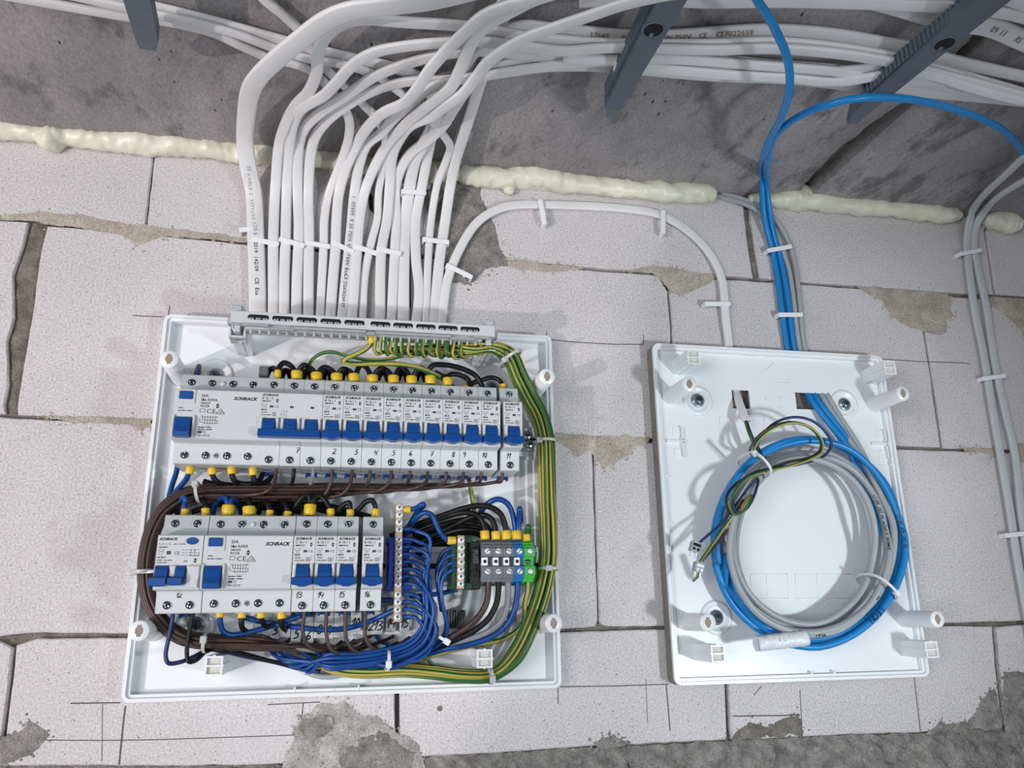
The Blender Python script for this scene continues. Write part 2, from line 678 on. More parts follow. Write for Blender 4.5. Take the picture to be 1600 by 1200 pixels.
blocks = [
    # top course, under the slab
    [(-420, 130), (241, 180), (239.5, 240), (227, 354), (150, 344), (60, 337), (-20, 335), (-420, 312)],
    [(244, 180), (726, 235), (727, 300), (728, 396), (640, 397), (500, 388), (390, 376), (300, 364), (229.5, 354), (242, 240)],
    [(730, 236), (1160, 280), (1163, 338), (1171, 400), (1177, 434), (1085, 426), (1030, 424), (955, 420), (905, 416), (731, 397)],
    [(1172, 280), (1560, 310), (1538, 361), (1553, 460), (1490, 458), (1330, 446), (1211, 437), (1188, 434), (1182, 400), (1173, 345)],
    [(1562, 310), (1980, 350), (1995, 492), (1600, 463), (1557, 460), (1541, 361)],
    # second course
    [(-460, 318), (-20, 343), (45, 347), (36, 385), (20, 430), (22, 495), (11, 532), (13, 600), (7, 632), (8, 646), (-20, 647), (-500, 640)],
    [(74, 353), (150, 358), (228, 365), (390, 382), (500, 393), (640, 402), (800, 411), (905, 421), (1020, 429), (1030, 433), (1043, 455), (1047, 500), (1056, 686), (860, 679), (234, 655), (71, 650), (27, 648), (26, 636), (35, 585), (50, 500), (61, 410), (70, 368)],
    [(1048, 432), (1210, 441), (1330, 450), (1440, 458), (1442, 510), (1456, 600), (1470, 699), (1394, 696), (1250, 692), (1060, 686), (1050, 500), (1046, 455)],
    [(1443, 459), (1488, 464), (1600, 469), (2000, 498), (2030, 725), (1600, 703), (1555, 702), (1474, 700), (1459, 600), (1445, 510)],
    # third course
    [(-520, 648), (0, 652), (27, 654), (71, 656), (234, 661), (863, 685), (925, 688), (926, 712), (930, 850), (934, 970), (930, 979), (870, 983), (560, 988), (197, 990), (150, 989), (50, 988), (0, 993), (-560, 1000)],
    [(928, 690), (1015, 692), (1394, 702), (1471, 704), (1600, 708), (2030, 732), (2060, 962), (1600, 970), (1475, 973), (1300, 976), (1036, 978), (950, 979), (940, 976), (937, 970), (933, 850), (929, 712)],
    # fourth course
    [(-560, 1003), (0, 1001), (20, 1012), (12, 1080), (2, 1150), (-4, 1196), (-620, 1215)],
    [(26, 1008), (60, 997), (197, 997), (560, 992), (617, 991), (618, 1190), (300, 1196), (2, 1196), (9, 1150), (18, 1080)],
    [(623, 991), (875, 988), (942, 986), (1036, 983), (1129, 982), (1133, 1069), (1137, 1156), (935, 1165), (777, 1176), (663, 1182), (623, 1184)],
    [(1134, 982), (1300, 981), (1424, 979), (1429, 1061), (1439, 1144), (1340, 1147), (1143, 1156), (1138, 1069)],
    [(1426, 979), (1475, 978), (1550, 979), (1556, 1040), (1567, 1134), (1500, 1138), (1441, 1144), (1431, 1061)],
    [(1558, 980), (1600, 976), (2060, 968), (2090, 1110), (1600, 1132), (1573, 1133), (1563, 1040)],
]
for i, bl in enumerate(blocks):
    block(bl, seed=i * 3.3)


def in_poly(x, z, poly):
    r = False
    n = len(poly)
    for i in range(n):
        a_, b_ = poly[i], poly[i - 1]
        if (a_.z > z) != (b_.z > z) and x < (b_.x - a_.x) * (z - a_.z) / (b_.z - a_.z) + a_.x:
            r = not r
    return r


def edge_dist(q, poly):
    best = 9.0
    n = len(poly)
    for i in range(n):
        a_, b_ = poly[i - 1], poly[i]
        ab = b_ - a_
        t = max(0.0, min(1.0, (q - a_).dot(ab) / max(ab.length_squared, 1e-12)))
        best = min(best, (q - a_ - ab * t).length)
    return best


def smear(name, poly, material, height, base=0.0002, cell=0.004, amp=0.002, seed=0.0, freq=90, fall=0.006, lump=1.0):
    """mortar or cement stuck on the wall: a lumpy skin inside a ragged outline"""
    pw = roughen([P(x, y, 0) for x, y in poly], 0.004, amp, seed)
    m = MB()
    bm = m.bm
    ring = [bm.verts.new((q.x, -base, q.z)) for q in pw]
    bm.faces.new(ring)
    x0, x1 = min(q.x for q in pw), max(q.x for q in pw)
    z0, z1 = min(q.z for q in pw), max(q.z for q in pw)
    for ax, lo, hi in ((0, x0, x1), (2, z0, z1)):
        k = lo + cell
        while k < hi:
            co = Vector((0, 0, 0)); co[ax] = k
            no = Vector((0, 0, 0)); no[ax] = 1
            bmesh.ops.bisect_plane(bm, geom=bm.verts[:] + bm.edges[:] + bm.faces[:], plane_co=co, plane_no=no)
            k += cell
    bmesh.ops.triangulate(bm, faces=bm.faces[:])
    for v in bm.verts:
        d = edge_dist(Vector((v.co.x, 0, v.co.z)), [Vector((q.x, 0, q.z)) for q in pw])
        f = min(1.0, d / fall)
        nz = noise.fractal(Vector((v.co.x * freq, seed, v.co.z * freq)), 0.8, 2.1, 4)
        v.co.y = -base - height * f * (0.55 + lump * 0.5 * nz)
    for f in bm.faces:
        f.smooth = True
    o = m.build(name, material, wall)
    return world_child(o)


def crumbs(poly, material, count, spread, size, seed):
    """splashes of mortar round the edge of a smear: too small to pick apart"""
    rnd = random.Random(seed)
    pw = [P(x, y, 0) for x, y in poly]
    m = MB()
    for k in range(count):
        i = rnd.randrange(len(pw))
        c = pw[i].lerp(pw[(i + 1) % len(pw)], rnd.random()) + Vector((rnd.gauss(0, spread), 0, rnd.gauss(0, spread)))
        r = size * rnd.uniform(0.25, 1.0) ** 1.6
        n = 7
        top = m.bm.verts.new((c.x, -0.0004 - r * 0.12, c.z))
        e = [m.bm.verts.new((c.x + r * rnd.uniform(.5, 1.2) * math.cos(6.283 * q / n), -0.0001, c.z + r * rnd.uniform(.4, 1.0) * math.sin(6.283 * q / n))) for q in range(n)]
        for q in range(n):
            m.bm.faces.new((e[q], e[(q + 1) % n], top))
    o = m.build('mortar_splash', material, wall)
    o['kind'] = 'stuff'
    return world_child(o)


_smear = smear


def smear(name, poly, material, *a, **k):
    o = _smear(name, poly, material, *a, **k)
    if name in ('mortar_smear', 'cement_patch'):
        crumbs(poly, material, 90, 0.0035, 0.0022, len(poly) + int(poly[0][0]))
    return o


smear('mortar_smear', [(0, 336), (60, 331), (120, 334), (170, 345), (230, 352), (300, 361), (385, 371), (388, 379), (300, 372), (250, 370), (232, 378), (212, 388), (206, 374), (195, 368), (100, 354), (40, 345), (0, 343)], 'mortar', 0.0008, seed=1)
smear('mortar_smear', [(770, 400), (800, 404), (840, 411), (890, 415), (915, 419), (880, 424), (850, 426), (800, 418), (785, 414)], 'mortar', 0.0008, seed=2)
smear('mortar_smear', [(975, 421), (1020, 416), (1045, 416), (1080, 425), (1122, 428), (1110, 440), (1088, 452), (1065, 462), (1050, 458), (1035, 440), (1018, 428)], 'mortar', 0.001, seed=3)
smear('cement_patch', [(690, 285), (752, 286), (752, 312), (764, 335), (775, 356), (778, 385), (790, 402), (815, 408), (800, 416), (760, 420), (745, 434), (733, 446), (722, 440), (708, 442), (690, 440), (660, 300)], 'cement', 0.0016, seed=4, freq=70)
smear('mortar_smear', [(868, 677), (1016, 683), (1014, 696), (992, 699), (985, 712), (965, 722), (960, 731), (940, 735), (930, 718), (920, 702), (908, 714), (893, 712), (888, 698), (868, 690)], 'mortar', 0.0008, seed=5, amp=0.004)
smear('cement_patch', [(1335, 446), (1480, 458), (1489, 470), (1484, 485), (1490, 495), (1478, 500), (1478, 520), (1468, 524), (1450, 519), (1420, 512), (1395, 494), (1378, 472)], 'mortar', 0.0016, seed=6)
smear('cement_patch', [(1543, 463), (1650, 469), (1650, 545), (1600, 526), (1590, 510), (1572, 492), (1550, 478)], 'mortar', 0.0016, seed=7)
smear('mortar_smear', [(72, 650), (234, 655), (236, 669), (200, 665), (120, 660), (80, 655)], 'mortar', 0.0007, seed=8)
smear('mortar_smear', [(1500, 699), (1560, 700), (1572, 715), (1545, 712), (1538, 706), (1515, 706)], 'mortar', 0.0008, seed=9)
smear('mortar_smear', [(1588, 694), (1640, 694), (1640, 730), (1596, 722), (1590, 714)], 'mortar', 0.0008, seed=10)
smear('cement_patch', [(455, 1150), (468, 1120), (500, 1105), (530, 1095), (560, 1108), (590, 1118), (610, 1140), (640, 1148), (662, 1180), (655, 1240), (430, 1240)], 'cement_pale', 0.0022, seed=11, cell=0.003, amp=0.006, freq=140, lump=1.4)
smear('cement_patch', [(466, 1140), (475, 1124), (500, 1117), (520, 1122), (524, 1138), (508, 1152), (480, 1156)], 'cement', 0.0012, base=0.0022, seed=21, amp=0.003)
smear('cement_patch', [(560, 1150), (590, 1140), (620, 1155), (650, 1176), (640, 1220), (540, 1220), (530, 1180)], 'cement', 0.0016, base=0.0018, seed=22, amp=0.006)
smear('cement_patch', [(1445, 1146), (1470, 1128), (1500, 1132), (1515, 1128), (1545, 1080), (1556, 1075), (1566, 1135), (1520, 1142)], 'cement', 0.0012, seed=12, amp=0.004)
smear('cement_patch', [(1568, 1050), (1585, 1048), (1640, 1065), (1660, 1145), (1570, 1150), (1566, 1110)], 'cement', 0.003, seed=13)
smear('cement_patch', [(930, 1158), (945, 1150), (965, 1152), (985, 1163), (970, 1168), (935, 1168)], 'cement', 0.0012, seed=14)
smear('cement_patch', [(-40, 1165), (10, 1150), (30, 1140), (50, 1128), (75, 1150), (60, 1170), (45, 1180), (5, 1200), (-40, 1200)], 'cement', 0.002, seed=15, amp=0.004)
smear('cement_patch', [(1142, 1150), (1170, 1130), (1200, 1140), (1225, 1120), (1252, 1120), (1253, 1150), (1143, 1156)], 'joint_cement', 0.0008, seed=16, amp=0.004)
# rough cement spread below the lowest course
smear('cement_spread', [(-200, 1208), (2, 1195), (300, 1197), (480, 1194), (663, 1183), (777, 1178), (935, 1167), (1010, 1166), (1137, 1158), (1340, 1149), (1440, 1145), (1570, 1138), (1700, 1130), (1720, 1420), (800, 1460), (-220, 1480)],
      'cement', 0.009, base=-0.004, cell=0.0034, seed=17, freq=130, amp=0.002, fall=0.008, lump=1.9)
# wide mortar joint at the far edge of the second course
smear('joint_mortar', [(46, 345), (73, 350), (70, 368), (61, 410), (50, 500), (35, 585), (26, 636), (26, 648), (8, 648), (6, 632), (12, 600), (10, 532), (21, 495), (18, 430), (34, 388)], 'joint_cement', 0.003, base=-0.0045, cell=0.0035, seed=18, freq=120, fall=0.005, lump=1.4)
smear('joint_mortar', [(1164, 330), (1172, 345), (1180, 395), (1190, 436), (1176, 437), (1170, 400), (1162, 345)], 'joint_cement', 0.002, base=-0.004, seed=19, freq=150)


def wall_line(name, pts, w, material='pencil', d=0.0003):
    m = MB()
    ps = [P(x, y, d) for x, y in pts]
    for i in range(len(ps) - 1):
        t = (ps[i + 1] - ps[i])
        nv = Vector((-t.z, 0, t.x)).normalized() * w / 2
        m.quad([ps[i] - nv, ps[i + 1] - nv, ps[i + 1] + nv, ps[i] + nv])
    return world_child(m.build(name, material, wall, normals=False))


for pts, w in [([(207, 493), (254, 495)], 0.0009), ([(265, 478), (263, 492)], 0.0008),
               ([(862, 531), (905, 535), (960, 538), (1006, 538)], 0.001), ([(854, 517), (854, 526)], 0.0006), ([(1005, 522), (1006, 538)], 0.0006),
               ([(110, 1099), (188, 1098)], 0.001), ([(196, 1103), (193, 1125), (186, 1195)], 0.0012), ([(30, 1156), (155, 1157), (240, 1156), (300, 1154), (450, 1149), (470, 1148)], 0.0007),
               ([(875, 1073), (960, 1072), (1045, 1069)], 0.0009), ([(872, 1075), (872, 1100)], 0.0007), ([(1041, 1070), (1044, 1105), (1047, 1141)], 0.001),
               ([(1378, 561), (1440, 565), (1505, 567), (1516, 569)], 0.0009), ([(1250, 1078), (1254, 1150)], 0.0006), ([(1145, 1119), (1220, 1118), (1250, 1117)], 0.0011),
               ([(1009, 1060), (1012, 1130)], 0.0004), ([(160, 1100), (159, 1190)], 0.0004), ([(418, 1101), (500, 1097)], 0.0008), ([(474, 1098), (470, 1130)], 0.0007),
               ([(1178, 1086), (1190, 1072)], 0.0007), ([(1472, 1120), (1472, 1142)], 0.0006)]:
    wall_line('pencil_line', pts, w)
for (x, y, r) in [(682, 344, 0.0035), (687, 1107, 0.0025)]:
    m = MB()
    m.lathe(P(x, y, 0), (0, -1, 0), [(r, -0.004), (r, 0.0003)], 14)
    world_child(m.build('drill_hole', 'hole' if x == 682 else 'cement', wall))
for i, poly in enumerate([[(575, 300), (582, 305), (584, 335), (577, 325)], [(636, 375), (641, 380), (642, 480), (637, 480)], [(618, 1080), (623, 1080), (623, 1138), (618, 1138)], [(646, 330), (650, 340), (648, 390), (644, 380)]]):
    m = MB()
    ps = [P(x, y, 0.0004) for x, y in poly]
    m.quad(ps)
    world_child(m.build('open_joint', 'hole', wall, normals=False))

# ---- ceiling: two concrete slabs with an open joint between them
ceil = empty('ceiling', (0.1, -0.3, 0.47), kind='structure')
ceil['label'] = 'rough grey concrete ceiling slabs with an open joint'
EDGE_A = [C(x, y, 0) for x, y in [(1250, 297), (1256, 290), (1275, 267), (1289, 254), (1300, 240), (1322, 222), (1340, 213), (1352, 199), (1366, 190), (1390, 172), (1412, 160), (1470, 105), (1506, 70), (1560, 20)]]
EDGE_A = [Vector((EDGE_A[0].x, 0.05, 0))] + EDGE_A + [Vector((EDGE_A[-1].x, -1.3, 0))]


def slab(edge_fn0, edge_fn1, ys, nx, name, z_off=0.0, seed=0.0):
    m = MB()
    bm = m.bm
    rows = []
    top = []
    for y in ys:
        xa, xb = edge_fn0(y), edge_fn1(y)
        r_, t_ = [], []
        for k in range(nx + 1):
            x = xa + (xb - xa) * k / nx
            z = CEIL_Z0 + CEIL_K * x + z_off - 0.0011 * noise.fractal(Vector((x * 16, y * 16, seed)), 0.9, 2.0, 3)
            r_.append(bm.verts.new((x, y, z)))
            t_.append(bm.verts.new((x, y, CEIL_Z0 + CEIL_K * x + 0.07)))
        rows.append(r_)
        top.append(t_)
    for i in range(len(ys) - 1):
        for k in range(nx):
            f = bm.faces.new((rows[i][k], rows[i][k + 1], rows[i + 1][k + 1], rows[i + 1][k]))
            f.smooth = True
        for k in (0, nx):
            bm.faces.new((rows[i][k], top[i][k], top[i + 1][k], rows[i + 1][k]))
        bm.faces.new((top[i][0], top[i][nx], top[i + 1][nx], top[i + 1][0]))
    for i in (0, len(ys) - 1):
        for k in range(nx):
            bm.faces.new((rows[i][k], rows[i][k + 1], top[i][k + 1], top[i][k])) if False else None
    o = m.build(name, 'concrete', ceil)
    return world_child(o)


def edge_a(y):
    for i in range(len(EDGE_A) - 1):
        a_, b_ = EDGE_A[i], EDGE_A[i + 1]
        if a_.y >= y >= b_.y:
            t = (a_.y - y) / max(a_.y - b_.y, 1e-9)
            return a_.x + (b_.x - a_.x) * t + 0.0022 * noise.noise(Vector((0, y * 160, 0))) + 0.0012 * noise.noise(Vector((3, y * 420, 0)))
    return EDGE_A[-1].x


_g0, _g1 = C(1270, 300, 0), C(1418, 166, 0)
EDGE_BX = (_g0.x + _g1.x) / 2 + 0.001
ys = [0.05 - 0.006 * k for k in range(226)]
slab(lambda y: -1.0, edge_a, ys, 70, 'ceiling_slab')
slab(lambda y: EDGE_BX + 0.0004 * noise.noise(Vector((7, y * 90, 0))), lambda y: 1.8, ys, 50, 'ceiling_slab', z_off=-0.002, seed=5)
m = MB()
m.box(0.44, 0.56, -1.3, 0.05, 0.490, 0.50)
world_child(m.build('joint_filling', 'joint_cement', ceil))


# ---- expanding foam along the corner
def foam(pts, label, seed, drips=()):
    ctrl = [P(x, y, 0.009) for x, y, r in pts]
    sm = spline(ctrl, 10)
    rad = spline([Vector((r, 0, 0)) for x, y, r in pts], 10)
    m = MB()
    m.tube(sm, 1.0, 18, rfn=None)
    bm = m.bm
    n = len(sm)
    bm.verts.ensure_lookup_table()
    for i in range(n):
        rr = max(0.5, rad[i].x) / 1560.0 * 1.28
        if i in (0, n - 1):
            rr *= 0.5
        for k in range(18):
            v = bm.verts[i * 18 + k]
            d = (v.co - sm[i])
            d = d.normalized()
            q = sm[i] + d * rr
            b1 = noise.noise(q * 55 + Vector((seed, 0, 0)))
            b2 = noise.noise(q * 150 + Vector((0, seed, 0)))
            b3 = noise.noise(q * 420 + Vector((0, seed, 4)))
            v.co = sm[i] + d * rr * (1 + 0.30 * b1 + 0.20 * b2 + 0.07 * b3)
    for (x, y, r) in drips:
        c = P(x, y, 0.006)
        st = len(bm.verts)
        res = bmesh.ops.create_icosphere(bm, subdivisions=3, radius=1.0)
        for v in res['verts']:
            d = v.co.normalized()
            v.co = c + Vector((d.x * 0.75, d.y * 0.6, d.z)) * (r / 1560.0) * (1 + 0.25 * noise.noise(d * 2 + Vector((x, 0, 0))))
            for f in v.link_faces:
                f.smooth = True
                f.tag = True
    return tag(m.build('foam_bead', 'foam'), label, 'foam', 'expanding foam in the wall and ceiling corner')


foam([(-60, 199, 13), (-20, 203, 13), (30, 206, 12), (60, 210, 12), (80, 217, 15), (105, 214, 11), (140, 218, 12), (180, 221, 12), (220, 224, 15), (260, 227, 14), (300, 231, 13), (340, 235, 12), (372, 238, 13), (415, 243, 14), (440, 245, 12), (500, 249, 12), (515, 252, 14), (560, 256, 13), (600, 260, 12), (640, 265, 13), (660, 268, 14), (700, 270, 13), (720, 274, 8)],
     'pale yellow foam bead running from the picture edge behind the fan of white cables', 1.0, drips=[(80, 226, 9)])
foam([(712, 272, 7), (730, 275, 14), (760, 276, 14), (790, 280, 14), (812, 276, 18), (850, 279, 17), (900, 287, 14), (950, 293, 13), (1000, 297, 13), (1050, 300, 14), (1090, 301, 15), (1118, 303, 10)],
     'pale yellow foam bead with a small drip above the looped flat cable', 2.0, drips=[(795, 294, 13), (800, 288, 11)])
foam([(1170, 309, 5), (1190, 311, 9), (1215, 312, 11), (1240, 307, 19), (1270, 313, 16), (1320, 319, 14), (1380, 325, 14), (1440, 330, 15), (1485, 335, 13), (1502, 337, 6)],
     'pale foam bead with a bulge, just past the blue cables', 3.0)
foam([(1536, 341, 8), (1552, 345, 14), (1578, 349, 17), (1594, 352, 9)],
     'short foam lump behind the pair of grey flat cables', 4.0)

# ================================================================== CABLE HOLDERS UNDER THE CEILING
def holder(label, tip, edge_l, edge_r, side_l, hole=None, depth=0.013, h=0.040, teeth=None, tapered=0.012):
    """grey bar clamping the cables to the ceiling; the outline is its underside"""
    root = empty('cable_holder', C(*tip[0], 0.0), label, 'cable holder', 'grey cable holders on the ceiling')
    L0, L1 = C(*edge_l[0], h), C(*edge_l[1], h)
    R0, R1 = C(*edge_r[0], h), C(*edge_r[1], h)
    T = [C(*q, h - tapered) for q in tip]
    m = MB()
    up = Vector((0, 0, depth))
    bm = m.bm
    lo = [L1, L0, R0, R1]
    vs = [bm.verts.new(q) for q in lo]
    vt = [bm.verts.new(q + up) for q in lo]
    bm.faces.new(vs)
    for i in range(4):
        j = (i + 1) % 4
        if i != 1:
            bm.faces.new((vs[i], vs[j], vt[j], vt[i]))
    bm.faces.new(vt[::-1])
    # sloping nose
    t0, t1 = bm.verts.new(T[0]), bm.verts.new(T[1])
    u0, u1 = bm.verts.new(T[0] + up * 0.5), bm.verts.new(T[1] + up * 0.5)
    bm.faces.new((vs[1], t0, t1, vs[2]))
    bm.faces.new((t0, u0, u1, t1))
    bm.faces.new((vs[1], vt[1], u0, t0))
    bm.faces.new((vs[2], t1, u1, vt[2]))
    bm.faces.new((vt[1], vt[2], u1, u0))
    bmesh.ops.recalc_face_normals(bm, faces=bm.faces[:])
    body = m.build('holder_body', 'bar_grey', root)
    world_child(body)
    # serrated side flange
    if side_l:
        m = MB()
        A, B = C(*side_l[0], h - 0.004), C(*side_l[1], h - 0.004)
        k = 26
        off = (L1 - L0).normalized()
        sd = off.cross(Vector((0, 0, 1))).normalized()
        if sd.x > 0:
            sd = -sd
        for i in range(k if teeth else 0):
            p0 = A.lerp(B, i / k)
            p1 = A.lerp(B, (i + 0.62) / k)
            m.prism([(0, 0), (1, 0), (1, 1), (0, 1)], lambda u, v, w, p0=p0, p1=p1: tuple(p0.lerp(p1, u) + Vector((0, 0, 0.013)) * v + sd * (-0.004 + 0.0065 * w)), 0, 1)
        m.prism([(0, 0), (1, 0), (1, 1), (0, 1)], lambda u, v, w: tuple(A.lerp(B, u) + Vector((0, 0, 0.012)) * v + sd * (-0.004 + 0.005 * w)), 0, 1)
        world_child(m.build('serrated_flange', 'bar_grey', root))
    if hole:
        c = C(*hole, h)
        m = MB()
        m.lathe(c, (0, 0, -1), [(0.0088, -0.003), (0.0088, 0.0006), (0.0078, 0.0006), (0.0074, -0.0012), (0.002, -0.0012)], 24, mats=[0, 0, 0, 1, 1], cap=False)
        m.lathe(c, (0, 0, -1), [(0.0074, -0.002), (0.0074, 0.0002)], 24, mi=1)
        m.box(c.x - 0.0015, c.x + 0.0015, c.y + 0.003, c.y + 0.007, c.z - 0.0012, c.z, mi=0)
        world_child(m.build('fixing_hole', ['bar_grey', 'hole'], root))
    return root


holder('grey plastic cable holder with a round hole, nearest the middle of the ceiling', [(951, 187), (963, 187)],
       [(945, 169), (1082, -110)], [(968, 174), (1141, -110)], [(947, 150), (1020, 0)], hole=(1021, 47))
holder('grey serrated cable holder crossing the blue cable at the slab joint', [(1324, 194), (1339, 194)],
       [(1331, 179), (1610, -70)], [(1351, 183), (1668, -70)], [(1352, 150), (1530, 0)], hole=(1476, 69), teeth=True)
holder('grey cable holder above the bare concrete near the picture corner', [(218, 76), (244, 80)],
       [(212, 62), (150, -130)], [(247, 66), (210, -130)], None)


# ================================================================== WHITE FLAT CABLES
def ylim(px):
    return 196 + 0.0845 * px


def auto_pt(px, py, lay, hmin):
    t = py - ylim(px)
    if t >= 75:
        return P(px, py, 0.0050 + lay), 0.0
    if t >= -12:
        s = (75 - t) / 87.0
        return P(px, py, 0.0050 + lay + (0.046 - lay * 0.5) * s ** 1.4), s * 0.25
    q = P(px, ylim(px) - 12, 0.051 + lay * 0.5)
    h0 = CEIL_Z0 + CEIL_K * q.x - q.z
    s = min(1.0, (-12 - t) / 110.0)
    s = s * s * (3 - 2 * s)
    return C(px, py, h0 + (hmin - h0) * s), 0.25 + 0.75 * s


def run_on(ctrl, nn=None):
    """let a cable go on along the ceiling past the edge of the picture"""
    d = ctrl[-1] - ctrl[-2]
    d = Vector((d.x, d.y, 0)).normalized() * 0.35
    ctrl.append(ctrl[-1] + d + Vector((0, 0, CEIL_K * d.x)))
    if nn is not None:
        nn.append(nn[-1].copy())


def fan_cable(pts, label, w=0.0104, t=0.0044, lay=0.0, hmin=0.012, twist=None, material='cable_white', group='white flat cables fanning up from the board'):
    ctrl, nn = [], []
    for q in pts:
        p_, s_ = auto_pt(q[0], q[1], lay, hmin)
        ctrl.append(p_)
        a_ = s_ * math.pi / 2
        nv = Vector((0, -math.cos(a_), -math.sin(a_)))
        nn.append(nv)
    if twist:
        for k, ang in twist.items():
            tg = (ctrl[min(k + 1, len(ctrl) - 1)] - ctrl[max(k - 1, 0)]).normalized()
            nn[k] = Matrix.Rotation(math.radians(ang), 3, tg) @ nn[k]
    run_on(ctrl, nn)
    sp = spline(ctrl, 7)
    ns = [v.normalized() for v in spline(nn, 7)]
    m = MB()
    m.flat(sp, ns, w, t)
    o = m.build('flat_cable', material)
    tag(o, label, 'cable', group)
    return o, sp, ns


